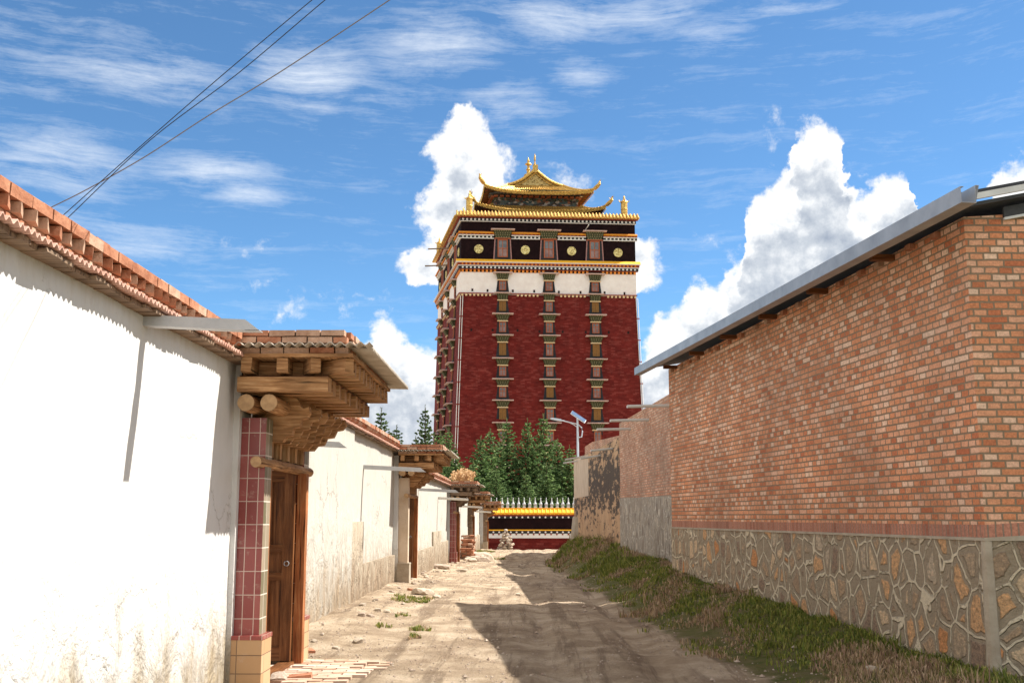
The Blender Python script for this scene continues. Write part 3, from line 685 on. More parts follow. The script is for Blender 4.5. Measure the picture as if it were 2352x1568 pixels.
g4 = gate(-2.50, 52.8, -.33, 'fourth gate, grey weathered timber behind the brick pile', 3, h=-.08)
g5 = gate(-2.22, 65.3, -.42, 'farthest small gate standing against the yellow topped temple wall', 4, h=-.28)
# ------------------------------------------------------------------ right side: brick building
P0 = Vector((3.97, 9.5, 0)); P1 = Vector((2.685, 20, 0)); RD = (P1-P0).normalized(); RN = Vector((-RD.y, RD.x, 0))
if RN.x > 0: RN = -RN
r1 = thing('brick_building', (6, 15, .3), 'tall red brick building with stone rubble base and long metal gutter', 'building')
def foot(b, n, z0a, z1a, z1b, mi=0):
    """closed block on the footprint, proud by n; z1a top at near corner, z1b at far corner"""
    q = [P0+RN*n+Vector((0,-n,0)), Vector((13, 9.5-n, 0)), Vector((13, 20+n, 0)), P1+RN*n+Vector((0,n,0))]
    b.hexa([(p.x, p.y, z0a) for p in q]+[(q[0].x, q[0].y, z1a), (q[1].x, q[1].y, z1a+.5), (q[2].x, q[2].y, z1b+.5), (q[3].x, q[3].y, z1b)], mi)
b = MB(); foot(b, 0, 1.2, 4.175, 4.215); b.build('brick_wall', 'brick', r1)
b = MB(); foot(b, .018, -.8, 1.30, 1.30); b.build('stone_base', 'stone_plinth', r1)
b = MB(); foot(b, .006, 1.325, 1.435, 1.435); b.build('soldier_course', 'soldier_brick', r1)
b = MB(); foot(b, .03, 1.30, 1.325, 1.325); b.build('ledge', 'cement', r1)
b = MB(); q = P0+RN*.01; b.tube([(q.x+.01, q.y+.0, -.3), (q.x+.01, q.y+.0, .6), (q.x+.02, q.y+.01, 1.3)], [.065, .055, .045], 10, wob=.12); b.build('corner_rib', 'cement', r1)
# ragged top bricks under the eave and rafter stubs
for i in range(18):
    p = P0+RD*(.5+i*.57+R(-.1,.1)); b = MB(); b.obox(p+RN*.02+Vector((0,0,4.14+R(-.02,.02))), RD*.055, RN*.035, (0,0,.027), random.choice((0,1))); b.build('corbel_brick', ['fired_clay', 'fired_pale'], r1)
for i in range(6):
    p = P0+RD*(1.4+i*1.72)+Vector((0, 0, 4.13+.01*i)); b = MB(); b.obox(p+RN*.12, RN*.12, RD*.04, (0,0,.03), 0, True); b.build('bearer', 'wood_dark', r1)
# roof sheet and gutter
def rp(s_, off, z_): p = P0+RD*s_+RN*off; return Vector((p.x, p.y, z_))
b = MB()
A_ = rp(-.12, .42, 4.15); B_ = rp(11.0, .42, 4.26)
b.hexa([A_, Vector((13.4, A_.y, 6.0)), Vector((13.4, B_.y, 6.15)), B_, A_+Vector((0,0,.03)), Vector((13.4, A_.y, 6.05)), Vector((13.4, B_.y, 6.2)), B_+Vector((0,0,.05))], 0)
b.build('roof', 'roof_dark', r1)
b = MB(); A2 = A_+Vector((0,-.02,0))
def strip(b, x0, z0, x1, z1, y, t0, t1, mi=0): b.hexa([(x0,y-.03,z0+t0),(x1,y-.03,z1+t0),(x1,y,z1+t0),(x0,y,z0+t0),(x0,y-.03,z0+t1),(x1,y-.03,z1+t1),(x1,y,z1+t1),(x0,y,z0+t1)], mi)
sl_ = (6.0-4.15)/(13.4-A_.x)
strip(b, A_.x+.05, A_.z, 13.4, 6.0, A2.y, .055, .11, 0)
b.build('verge_trim', 'tin_white', r1)
b = MB(); strip(b, A_.x+.75, A_.z+.75*sl_, 13.4, 6.0, 9.49, -.13, -.035, 0); strip(b, A_.x+.4, A_.z+.4*sl_, 13.4, 6.0, A2.y+.3, .115, .20, 0); b.build('bargeboard', 'roof_dark', r1)
b = MB(); strip(b, A_.x+.75, A_.z+.75*sl_, 13.4, 6.0, 9.485, -.155, -.132, 0); b.build('verge_trim', 'tin_white', r1)
b = MB()   # C-shaped gutter: overshoots the near corner
ga = atY(2243, 466, 8.45); gb = rp(11.1, .40, 4.17)
gd = (gb-ga); gn = Vector((gd.y, -gd.x, 0)).normalized()
if gn.x > 0: gn = -gn
hh_, ww_, th = .135, .13, .004
b.prism([(ww_, 0), (ww_, hh_), (ww_-.03, hh_), (ww_-.03, hh_-th), (ww_-th, hh_-th), (ww_-th, th), (-.0+th, th), (th, hh_+.01), (-.03, hh_+.01), (-.03, hh_+.01+th), (0, hh_+.01+th), (0, 0)], ga, gn, (0,0,1), gd)
b.build('gutter', 'galvanised', r1)
# second brick wall
def oriented_wall(pa, pb, thick, z0, z1a, z1b, b, mi=0, n=0.):
    pa, pb = Vector((pa[0], pa[1], 0)), Vector((pb[0], pb[1], 0)); d = (pb-pa).normalized(); nn = Vector((-d.y, d.x, 0))
    if nn.x > 0: nn = -nn
    q = [pa+nn*n, pa-nn*thick, pb-nn*thick, pb+nn*n]
    b.hexa([(p.x, p.y, z0) for p in q]+[(q[0].x,q[0].y,z1a),(q[1].x,q[1].y,z1a),(q[2].x,q[2].y,z1b),(q[3].x,q[3].y,z1b)], mi)
r2 = thing('brick_wall', (3.0, 27, .5), 'lower pinkish brick wall on a grey stone base just past the big brick building', 'wall')
a2, b2 = (3.42, 20.6), (2.765, 31.6)
b = MB(); oriented_wall(a2, b2, 3, 1.9, 4.2, 4.2, b); b.build('brick_face', 'brick_fine', r2)
b = MB(); oriented_wall(a2, b2, 3, -.5, 1.93, 2.04, b, n=.02); b.build('stone_base', 'grey_plinth', r2)
for (u0, v0, u1) in ((1536, 928, 1440), (1490, 961, 1401), (1448, 982, 1371)):
    r_ = ray(u0, v0); k = (r_.x/r_.y); s_ = (3.42-k*20.6)/(k*11-(-.655)); yy = 20.6+11*s_; p = atY(u0, v0, yy)
    spout(r2, (p.x+.05, p.y, p.z), (u0-u1)/F*yy+.05, -1, 'tin_white', half_pipe=True, wdt=.13, slope=.02)
# mud plastered building
r3 = thing('plastered_building', (3, 40, 1), 'tan mud plastered building with black mould stains and brick coping', 'building')
K = [(2.81, 32.0), (2.465, 41.0), (2.17, 48.0), (2.45, 54), (2.75, 59.5)]
b = MB(); oriented_wall(K[0], K[1], 4, -.5, 3.84, 3.88, b); b.build('mud_wall', 'mud_plaster', r3)
b = MB(); oriented_wall(K[1], K[2], 4, -.5, 3.90, 4.0, b, n=.004); b.build('mud_wall', 'mud_plaster', r3)
b = MB(); oriented_wall((2.445, 41.6), (2.18, 47.9), 1, 2.3, 3.88, 3.98, b, n=.016); b.build('fresh_render', 'mud_pale', r3)
b = MB(); oriented_wall(K[2], K[4], 3, -1, 4.0, 4.0, b); b.build('mud_wall', 'mud_pale', r3)
b = MB(); b.hexa([(1.98,46.2,-.5),(2.9,45.6,-.5),(2.9,48.3,-.5),(1.9,48.3,-.5),(2.14,46.2,1.5),(2.9,45.6,1.5),(2.9,48.1,1.5),(2.1,48.1,1.5)]); b.build('buttress', 'cement', r3)
b = MB(); oriented_wall((2.80, 32.2), (2.5, 40.6), .3, 3.86, 3.9, 4.28, b, n=-.03); oriented_wall((2.5, 40.6), (2.38, 43.4), .3, 3.88, 4.28, 4.28, b, n=-.03); b.build('coping', 'brick_fine', r3)
for (u0, v0, u1, v1) in ((1407, 1027, 1357, 1032), (1379, 1043, 1334, 1050), (1343, 1045, 1298, 1053), (1327, 1056, 1294, 1061)):
    k = ray(u0, v0); k = k.x/k.y
    (xa, ya), (xb, yb) = (K[0], K[1]) if k > K[1][0]/K[1][1] else (K[1], K[2])
    s_ = (xa-k*ya)/(k*(yb-ya)-(xb-xa)); yy = ya+(yb-ya)*s_; p = atY(u0, v0, yy)
    spout(r3, (p.x+.05, p.y, p.z), (u0-u1)/F*yy+.05, -1, 'tin_white', half_pipe=True, wdt=.13, slope=(v1-v0)/max(1, u0-u1))
# ------------------------------------------------------------------ temple wall at the end
tw = thing('temple_wall', (0, 72.3, -.7), 'low dark red temple wall topped with yellow tiles and small silver stupas', 'wall')
x0, x1 = -9.0, 9.0; YT = 72.0
def TBX(b, y0, z0, z1, mi=0): b.box(x0, x1, YT+y0, YT+.6, z0, z1, mi)
b = MB(); TBX(b, 0, -1.2, .14); b.build('red_base', 'tower_red', tw)
b = MB(); TBX(b, -.02, .142, .44); b.build('white_band', 'white_paint', tw)
b = MB(); TBX(b, -.05, .442, .62); b.build('dot_band', 'black_paint', tw)
b = MB(); TBX(b, -.10, .622, .70); b.build('yellow_ledge', 'yellow_paint', tw)
b = MB(); TBX(b, .0, .702, 1.42); b.build('dark_panel', 'maroon_dark', tw)
b = MB(); TBX(b, -.05, 1.422, 1.57); b.build('dot_band', 'black_paint', tw)
b = MB(); TBX(b, -.09, 1.572, 1.66); b.build('red_ledge', 'red_paint', tw)
b = MB(); x = x0+.1
while x < x1:
    b.lathe((0,0,0), [], 3)
    for zc, yc in ((.53, -.055), (1.495, -.055)):
        pts = [(x+.062*math.cos(i*math.pi/5), YT+yc-.012, zc+.062*math.sin(i*math.pi/5)) for i in range(10)]
        b.face([Vector(p) for p in pts][::-1] if False else pts, 0)
    b.box(x-.07, x+.03, YT-.05, YT-.019, .34, .435, 1)
    x += .38
b.build('painted_dots', ['white_paint', 'red_paint'], tw)
b = MB(); n = 0; x = x0
b.prism([(-.16, 1.69), (-.20, 1.78), (.05, 2.0), (.05, 2.10), (.5, 2.10), (.5, 1.662), (-.1, 1.662)][::-1], (x0, YT, 0), (0,1,0), (0,0,1), (x1-x0, 0, 0))
while x < x1:
    b.tube([(x+.15, YT-.20, 1.76), (x+.15, YT+.04, 2.0)], .05, 8, 0); b.prism([(-.09,.0),(0,-.12),(.09,0),(.06,.05),(-.06,.05)], (x+.15, YT-.235, 1.76), (1,0,0), (0,0,1), (0, .03, 0), 0)
    x += .27
b.build('tile_coping', 'yellow_paint', tw)
x = x0+.2
def stupa_mesh():
    b = MB(); b.box(-.10, .10, -.10, .10, 0, .10); b.box(-.075, .075, -.075, .075, .10, .15)
    b.lathe((0,0,.15), [(.05,0),(.105,.03),(.11,.10),(.09,.17),(.05,.21),(.035,.22),(.05,.24),(.045,.27),(.035,.28),(.04,.30),(.03,.36),(.022,.45),(.03,.47),(.012,.50),(.0,.58)], 12)
    return b
st0 = None
for i in range(48):
    if st0 is None:
        st0 = stupa_mesh().build('stupa_finial', 'silver', None, (0,0,0)); st0.parent = tw; o_ = st0
    else: o_ = st0.copy(); COL.objects.link(o_); o_.parent = tw
    o_.location = (x-tw.location.x, YT+.25-tw.location.y, 2.10-tw.location.z); x += .365
# ------------------------------------------------------------------ the tower
TR = Vector((2, 137, -1)); tower = thing('temple_tower', TR, 'nine storey dark red monastery tower with black and white upper bands and golden roofs', 'tower')
A = Vector((-7.55, 125, 0)); e1 = Vector((math.cos(math.radians(5)), math.sin(math.radians(5)), 0)); LF = 21.03
e2 = Vector((-.1956, 1, 0)).normalized(); LL = 23.7
nF = Vector((e1.y, -e1.x, 0)); nL = Vector((-e2.y, e2.x, 0))
Bc = A+e1*LF; Cc = Vector((12.4, 149.5, 0)); Dc = A+e2*LL
BAT = .032; ZB = 27.5
def bat(z_): return BAT*max(0, ZB-z_)
def FP(f, s_, z_, n=0.):
    if f == 'F': p = A+e1*s_+nF*(n+bat(z_))
    else: p = A+e2*s_+nL*(n+bat(z_))
    return Vector((p.x, p.y, z_))
def fbox(b, f, s0, s1, z0, z1, n0, n1, mi=0, s0t=None, s1t=None, n1t=None):
    s0t = s0 if s0t is None else s0t; s1t = s1 if s1t is None else s1t; n1t = n1 if n1t is None else n1t
    b.hexa([FP(f,s0,z0,n1), FP(f,s1,z0,n1), FP(f,s1,z0,n0), FP(f,s0,z0,n0), FP(f,s0t,z1,n1t), FP(f,s1t,z1,n1t), FP(f,s1t,z1,n0), FP(f,s0t,z1,n0)], mi)
def ring(z_, n=0.):
    k = bat(z_)+n
    return [Vector((p.x, p.y, z_)) for p in (A+nF*k+nL*k, Bc+nF*k+Vector((k,0,0)), Cc+Vector((k,k,0)), Dc+nL*k+Vector((0,k,0)))]
def zone(name, z0, z1, n, mat):
    b = MB(); q0, q1 = ring(z0, n), ring(z1, n); b.hexa(q0+q1); return b.build(name, mat, tower)
zone('red_wall', -2, 27.5, 0, 'tower_red'); zone('white_wall', 27.5, 30.2, .0, 'white_wall'); zone('black_wall', 30.2, 37.3, -.02, 'maroon_dark')
def dots(b, f, z_, n, r_, sp, L_, gaps=()):
    s_ = sp*.5
    while s_ < L_:
        if not any(abs(s_-g) < gw for g, gw in gaps):
            c = FP(f, s_, z_, n); d = (e1 if f == 'F' else e2)
            b.face([c+d*r_*math.cos(i*math.pi/5)+Vector((0,0,r_*math.sin(i*math.pi/5))) for i in range(10)], 0)
        s_ += sp
def dent(b, f, z0, z1, n0, n1, wd, sp, L_, mi=0, gaps=()):
    s_ = .1
    while s_ < L_:
        if not any(abs(s_-g) < gw for g, gw in gaps): fbox(b, f, s_, s_+wd, z0, z1, n0, n1, mi)
        s_ += sp
COLS = {'F': (4.98, 10.52, 16.05), 'L': (4.6, 11.4, 18.2)}; LEN = {'F': LF, 'L': LL}
for f in 'FL':
    L_ = LEN[f]; gp = [(c, 1.3) for c in COLS[f]]
    # lowest dentil line
    b = MB(); ex = .15 if f == 'F' else 0
    fbox(b, f, -ex, L_+.1, 27.56, 27.66, 0, .22, 0); dent(b, f, 27.3, 27.555, 0, .16, .22, .47, L_, 1, gp)
    b.build('cornice', ['red_paint', 'cream_paint'], tower)
    # main cornice
    b = MB(); ex = lambda n: n if f == 'F' else 0.
    dent(b, f, 30.2, 30.48, 0, .16, .26, .48, L_, 1, [(c, .6) for c in COLS[f]]); fbox(b, f, -ex(.2), L_+.2, 30.48, 30.56, 0, .20, 0)
    fbox(b, f, -ex(.26), L_+.26, 30.56, 30.88, 0, .26, 2); fbox(b, f, -ex(.34), L_+.34, 30.88, 30.97, 0, .34, 3)
    fbox(b, f, -ex(.36), L_+.36, 30.97, 31.27, 0, .36, 0); dent(b, f, 31.02, 31.24, .36, .44, .2, .46, L_, 1)
    fbox(b, f, -ex(.62), L_+.5, 31.27, 31.34, 0, .62, 3); fbox(b, f, -ex(.58), L_+.5, 31.34, 31.74, 0, .58, 4, n1t=.18)
    dots(b, f, 30.72, .268, .115, .48, L_)
    b.faces_fix = 0
    for i_ in range(len(b.m)):
        if len(b.f[i_]) == 10: b.m[i_] = 3
    b.build('cornice', ['red_paint', 'orange_paint', 'black_paint', 'white_paint', 'yellow_paint'], tower)
    # middle cornice in segments between the windows
    edges = [-ex(.3)]+sum([[c-1.05, c+1.05] for c in COLS[f]], [])+[L_+.2]
    b = MB()
    for i in range(0, len(edges), 2):
        s0, s1 = edges[i], edges[i+1]
        fbox(b, f, s0, s1, 34.28, 34.36, -.02, .14, 3); fbox(b, f, s0, s1, 34.36, 34.62, -.02, .10, 2); fbox(b, f, s0, s1, 34.62, 34.70, -.02, .30, 3)
        fbox(b, f, s0, s1, 34.70, 34.88, -.02, .24, 0); fbox(b, f, s0, s1, 34.88, 35.14, -.02, .44, 1, n1t=.16); dent(b, f, 34.72, 34.87, .24, .30, .2, .46, L_, 1, [] if False else [(c, 1.2) for c in COLS[f]])
        fbox(b, f, s0, s1, 34.882, 34.93, .44, .46, 4)
    dots(b, f, 34.49, .108, .11, .48, L_, [(c, 1.1) for c in COLS[f]])
    for i_ in range(len(b.m)):
        if len(b.f[i_]) == 10: b.m[i_] = 3
    b.build('cornice', ['red_paint', 'orange_paint', 'black_paint', 'white_paint', 'yellow_paint'], tower)
    # top cornice
    b = MB(); fbox(b, f, -ex(.05), L_+.1, 36.36, 36.42, -.02, .14, 1); fbox(b, f, -ex(.1), L_+.1, 36.42, 36.82, -.02, .10, 0); fbox(b, f, -ex(.4), L_+.3, 36.82, 36.9, -.02, .34, 2)
    dots(b, f, 36.62, .108, .13, .48, L_)
    for i_ in range(len(b.m)):
        if len(b.f[i_]) == 10: b.m[i_] = 1
    b.build('cornice', ['black_paint', 'white_paint', 'red_paint'], tower)
    # gilded tiles
    b = MB(); fbox(b, f, -ex(.65), L_+.4, 36.9, 36.98, -.02, .66, 0); fbox(b, f, -ex(.60), L_+.4, 36.98, 37.6, -.3, .60, 0, n1t=-.1)
    s_ = -.5 if f == 'F' else .1
    while s_ < L_+.4:
        b.tube([FP(f, s_, 37.02, .72), FP(f, s_, 37.3, .36), FP(f, s_, 37.68, -.1)], .11, 7, 0)
        c = FP(f, s_, 37.0, .74); b.lathe(c, [(0,-.12),(.1,-.08),(.13,0),(.1,.08),(0,.12)], 6, 0)
        s_ += .42
    b.build('gilded_eave', 'gold', tower)
    # medallions between the upper windows
    cc = COLS[f]
    for s_, zc in ((cc[0]-2.85, 33.0), (cc[0]+2.72, 32.98), (cc[1]+2.75, 32.95), (cc[2]+2.85, 32.85)):
        b = MB(); c = FP(f, s_, zc, 0); d = e1 if f == 'F' else e2; nn = nF if f == 'F' else nL
        for (ra, rb, na, nb, mi) in ((.54, .54, .0, .08, 0), (.54, .47, .08, .10, 0), (.47, .44, .10, .05, 0), (.44, .0, .05, .07, 0)):
            for i in range(24):
                a0, a1 = i*math.pi/12, (i+1)*math.pi/12
                g_ = lambda r_, a_, n_: c+d*r_*math.cos(a_)+Vector((0,0,r_*math.sin(a_)))+nn*n_
                b.face([g_(ra,a0,na), g_(ra,a1,na), g_(rb,a1,nb), g_(rb,a0,nb)], mi)
        for i in range(14):
            a_ = R(0, 6.28); r_ = R(.05, .36); q = g_(r_, a_, .07); b.lathe(q, [(0,-.07),(.06,-.03),(.07,.02),(0,.06)], 5, 0)
        b.build('medallion', 'brass', tower)
def window(f, s_, zc, zbot, kind, wc=2.5, wt=1.15, wb=1.58, ow=.82, big=False, nocan=False):
    """canopy top at zc, window surround reaches down to zbot"""
    b = MB(); zs = zc-.95 if not big else zc-1.15
    fbox(b, f, s_-wb/2, s_+wb/2, zbot, zs, 0, .05, 0, s_-wt/2, s_+wt/2)
    if big:
        fbox(b, f, s_-wb/2-.14, s_-wb/2, zbot, zs, 0, .08, 1, s_-wt/2-.10, s_-wt/2+.03); fbox(b, f, s_+wb/2, s_+wb/2+.14, zbot, zs, 0, .08, 1, s_+wt/2-.03, s_+wt/2+.10)
    wn = b.build('window', ['black_paint', 'pink_strip'], tower)
    b = MB(); fbox(b, f, s_-wc/2, s_+wc/2, zc-.14, zc-.04, 0, .82, 0, n1t=.80); fbox(b, f, s_-wc/2, s_+wc/2, zc-.04, zc+.0, 0, .84, 1, s_-wc/2+.1, s_+wc/2-.1, .5)
    b.build('canopy', ['slab_pale', 'slab_pale'], wn)
    b = MB(); hb = (zs+.12)-(zc-.14); nt = 4; 
    for i in range(nt):
        k0 = i/nt; za = zs+.12+(zc-.14-zs-.12)*k0; zb_ = zs+.12+(zc-.14-zs-.12)*(i+1)/nt-.01
        ww = (wt*.98)+(wc*(.66 if not big else .78)-wt*.98)*((i+.6)/nt); nn_ = .18+.42*(i/nt)
        fbox(b, f, s_-ww/2, s_+ww/2, za, zb_, 0, nn_, 0)
        k = int(ww/.26); 
        for j_ in range(k): 
            c = s_-ww/2+ww*(j_+.5)/k; fbox(b, f, c-.035, c+.035, za+.045, zb_-.03, nn_, nn_+.04, 1)
    fbox(b, f, s_-wt*.56, s_+wt*.56, zs+.005, zs+.115, 0, .2, 2)
    b.build('bracket', ['green_wood', 'bracket_dot', 'cream_paint' if not big else 'window_frame'], wn)
    o0, o1 = zbot+.28, zs-.06; b = MB(); t_ = .09 if not big else .12
    fbox(b, f, s_-ow/2, s_-ow/2+t_, o0, o1, .05, .14, 0); fbox(b, f, s_+ow/2-t_, s_+ow/2, o0, o1, .05, .14, 0)
    fbox(b, f, s_-ow/2+t_, s_+ow/2-t_, o1-t_, o1, .05, .14, 0); fbox(b, f, s_-ow/2+t_, s_+ow/2-t_, o0, o0+t_*.8, .05, .14, 0)
    if kind == 'w':
        fbox(b, f, s_-.035, s_+.035, o0+t_*.8, o1-t_, .06, .12, 0); zm = o0+(o1-o0)*(.5 if big else .62)
        fbox(b, f, s_-ow/2+t_, s_-.036, zm-.04, zm+.04, .06, .115, 0); fbox(b, f, s_+.036, s_+ow/2-t_, zm-.04, zm+.04, .06, .115, 0)
    b.build('frame', 'window_frame' if kind == 'w' else 'shutter_ochre', wn)
    b = MB()
    if kind == 'w':
        fbox(b, f, s_-ow/2+t_, s_+ow/2-t_, o0+t_*.8, (o0+o1)/2, .0505, .06, 0); fbox(b, f, s_-ow/2+t_, s_+ow/2-t_, (o0+o1)/2, o1-t_, .0505, .06, 1); b.build('pane', ['curtain', 'curtain_grey'], wn)
    else:
        fbox(b, f, s_-ow/2+t_, s_-.012, o0+t_*.8, o1-t_, .0505, .09, 0); fbox(b, f, s_+.012, s_+ow/2-t_, o0+t_*.8, o1-t_, .0505, .09, 0); b.build('shutter', 'shutter_ochre', wn)
ZC = [27.7, 25.2, 22.65, 19.9, 17.45, 14.95, 12.35, 9.75, 7.2, 4.7]
KIND = ['swswwswsw', 'wwwwswwsw', 'swswwswww']
for f in 'FL':
    for ci, s_ in enumerate(COLS[f]):
        for i in range(9): window(f, s_, ZC[i], ZC[i+1]+.03, KIND[ci][i], wc=2.5 if i else 2.0)
        window(f, s_, 30.15, 27.75, 'w', wc=2.3, wt=1.2, wb=1.55)
        window(f, s_, 35.42, 31.76, 'w', wc=2.85, wt=1.75, wb=1.95, ow=1.2, big=True)
# drain holes
for s_, z_ in [(1.3,23.2),(3.8,23.2),(6.75,23.2),(9.35,23.1),(12.1,23.1),(14.85,23.1),(17.6,23.1),(19.95,23.1),(1.5,18),(4.05,18),(6.85,18),(9.65,18),(12.3,18),(15.1,18),(17.8,18),(20.1,18),(1.25,13.1),(3.85,13.1),(6.5,13.1),(9.6,13.1),(12.6,13.1),(15.0,13.1),
                (1.4,28.0),(3.2,27.95),(6.2,27.95),(8.75,27.95),(11.7,27.9),(14.3,27.9),(17.2,27.9),(19.6,27.85)]:
    b = MB(); fbox(b, 'F', s_-.11, s_+.11, z_-.14, z_+.14, -.01, .02, 0); fbox(b, 'F', s_-.11, s_+.11, z_+.14, z_+.17, -.01, .08, 1); b.build('drain_hole', ['dark_hole', 'tower_red'], tower)
# white conductor pipes on the corners
for f, s_ in (('F', .02), ('F', .28), ('F', LF-.06), ('F', LF+.14)):
    b = MB(); b.tube([FP(f, s_-bat(2)*.9*(1 if s_ < 5 else -1), 2, .07), FP(f, s_, 27.3, .07)], .042, 6); 
    for k in range(9): 
        z_ = 4+k*2.6; p = FP(f, s_-bat(z_)*.9*(1 if s_ < 5 else -1), z_, .07); b.lathe(p, [(.04,-.06),(.09,-.06),(.09,.06),(.04,.06)], 6, 1)
    b.build('downpipe', ['white_paint', 'red_paint'], tower)
for z_, s_ in ((35.3, 9.0), (33.9, 12.5)):
    b = MB(); b.tube([FP('L', s_, z_, -.1), FP('L', s_, z_-.25, 3.0)], .09, 7, 0); b.build('wooden_pole', 'wood_grey', tower)
b = MB(); b.tube([FP('F', 15.0, 35.65, .0), FP('F', 15.2, 35.9, 1.2)], .06, 6); b.build('water_spout', 'tin_white', tower)
# golden roofs
RC = A+e1*10.45+e2*12.0
def rpnt(a_, b_, z_): p = RC+e1*a_+e2*b_; return Vector((p.x, p.y, z_))
def curved_roof(name, ha, hb, ia, ib, ze, zi, rise, rr_=1., th=.28, N=28, M=8):
    b = MB(); sides = [((-1,-1),(1,-1)), ((1,-1),(1,1)), ((1,1),(-1,1)), ((-1,1),(-1,-1))]
    def P(side, t, m_, dz=0., shrink=0.):
        (ax, ay), (bx, by) = sides[side]; q = -1+2*t; ux, uy = ax+(bx-ax)*t, ay+(by-ay)*t
        k = m_; cr = abs(q)**3.2
        ea, eb = (ha-shrink)*(1+.035*cr), (hb-shrink)*(1+.035*cr)
        A_ = ux*(ia+(ea-ia)*k); B_ = uy*(ib+(eb-ib)*k)
        z_ = zi+(ze-zi)*(1-(1-k)**1.7)+rise*cr*k**2.2*(1 if ux < 0 else rr_)-(0 if ux < 0 else .0)
        return rpnt(A_, B_, z_+dz)
    for sd in range(4):
        for i in range(N):
            t0, t1 = i/N, (i+1)/N
            for m_ in range(M):
                k0, k1 = m_/M, (m_+1)/M
                b.face([P(sd,t0,k1), P(sd,t1,k1), P(sd,t1,k0), P(sd,t0,k0)], 0, None, True)
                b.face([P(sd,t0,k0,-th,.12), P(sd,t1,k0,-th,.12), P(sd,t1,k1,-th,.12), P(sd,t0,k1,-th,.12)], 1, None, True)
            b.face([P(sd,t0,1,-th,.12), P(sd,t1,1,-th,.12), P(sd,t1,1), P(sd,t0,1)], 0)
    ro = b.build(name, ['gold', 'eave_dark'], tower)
    c = MB()       # tile ribs with round ends, and hip ridges
    for sd in range(4):
        n = int(2*(ha if sd % 2 == 0 else hb)/.36)
        for i in range(n):
            t = (i+.5)/n; pts = [P(sd, t, 1-.92*k/6, .05) for k in range(7)]
            c.tube(pts, .075, 6, 0)
        for k_ in range(n*2):
            t = (k_+.5)/(n*2); q = P(sd, t, 1.0, -th-.05, .06); c.lathe(q, [(0,-.08),(.06,-.04),(.06,.05),(0,.07)], 5, 0)
        pts = [P(sd, 0, 1-k/8, .12) for k in range(9)]; c.tube(pts[::-1], [.16]*9, 8, 0)
        # upturned corner ornament
        p = P(sd, 0, 1, .1); d = (p-RC); d.z = 0; d.normalize()
        tip = [p, p+d*.45+Vector((0,0,.28)), p+d*.78+Vector((0,0,.55)), p+d*.78+Vector((0,0,.85)), p+d*.95+Vector((0,0,1.05))]
        c.tube(tip, [.24, .26, .19, .10, .03], 8, 0)
        for k in range(5): q = tip[1].lerp(tip[3], k/4); c.tube([q, q+Vector((R(-.3,.3), R(-.3,.3), R(.0,.4)))], [.07, .01], 5, 0)
    c.build('roof_tiles', 'gold', ro)
    s = MB()       # rafters under the eave
    for sd in range(4):
        n = int(2*(ha if sd % 2 == 0 else hb)/.4)
        for i in range(n):
            t = (i+.5)/n; s.tube([P(sd, t, .45, -th-.08, .25), P(sd, t, .99, -th-.05, .25)], .07, 5, i % 2)
    s.build('rafters', ['window_frame', 'shutter_ochre'], ro)
    return ro
b = MB(); 
def rbox(b, a0, a1, b0, b1, z0, z1, mi=0): b.hexa([rpnt(a0,b0,z0), rpnt(a1,b0,z0), rpnt(a1,b1,z0), rpnt(a0,b1,z0), rpnt(a0,b0,z1), rpnt(a1,b0,z1), rpnt(a1,b1,z1), rpnt(a0,b1,z1)], mi)
rbox(b, -6.6, 6.6, -6.4, 6.4, 36.5, 39.5); b.build('pavilion_base', 'red_wall_paint' if False else 'red_paint', tower)
curved_roof('golden_roof', 8.0, 7.6, 5.6, 5.4, 39.2, 40.4, .9, .75)
b = MB(); rbox(b, -5.3, 5.3, -5.2, 5.2, 39.8, 42.6); b.build('pavilion_wall', 'painted_frieze', tower)
for sd, (n, hl) in enumerate(((15, 5.2), (15, 5.1), (15, 5.1))):
    b = MB()
    for i in range(n):
        a_ = -hl+2*hl*i/(n-1)
        for k in range(4):
            o_ = .16+.28*k; z_ = 41.15+.32*k; w_ = .14+.10*k
            if sd == 0: rbox(b, a_-w_, a_+w_, -5.2-o_, -5.19, z_, z_+.2, k % 3)
            else:
                rbox(b, *((-5.3-o_, -5.29) if sd == 1 else (5.29, 5.3+o_)), a_-w_, a_+w_, z_, z_+.2, k % 3)
    b.build('bracket_set', ['green_wood', 'window_frame', 'curtain_grey'], tower)
ur = curved_roof('golden_roof', 6.75, 6.8, 3.4, 4.6, 41.85, 43.35, .75, .45)
# gable block
b = MB(); g = 4.6
for sgn in (-1, 1):
    pass
Lf = [rpnt(-3.5,-g,43.2), rpnt(3.5,-g,43.2), rpnt(0,-g,45.35)]; Lb = [rpnt(-3.5,g,43.2), rpnt(3.5,g,43.2), rpnt(0,g,45.35)]
b.face(Lf, 1); b.face(Lb[::-1], 1)
def sag(a, c, k): m_ = a.lerp(c, k); m_.z -= .35*math.sin(math.pi*k); return m_
for i in range(8):
    k0, k1 = i/8, (i+1)/8
    b.face([sag(Lf[2],Lf[0],k0)+Vector((0,0,.1)), sag(Lf[2],Lf[0],k1)+Vector((0,0,.1)), sag(Lb[2],Lb[0],k1)+Vector((0,0,.1)), sag(Lb[2],Lb[0],k0)+Vector((0,0,.1))], 0, None, True)
    b.face([sag(Lf[2],Lf[1],k1)+Vector((0,0,.1)), sag(Lf[2],Lf[1],k0)+Vector((0,0,.1)), sag(Lb[2],Lb[1],k0)+Vector((0,0,.1)), sag(Lb[2],Lb[1],k1)+Vector((0,0,.1))], 0, None, True)
b.build('gable', ['gold', 'gold_relief'], ur)
c = MB()
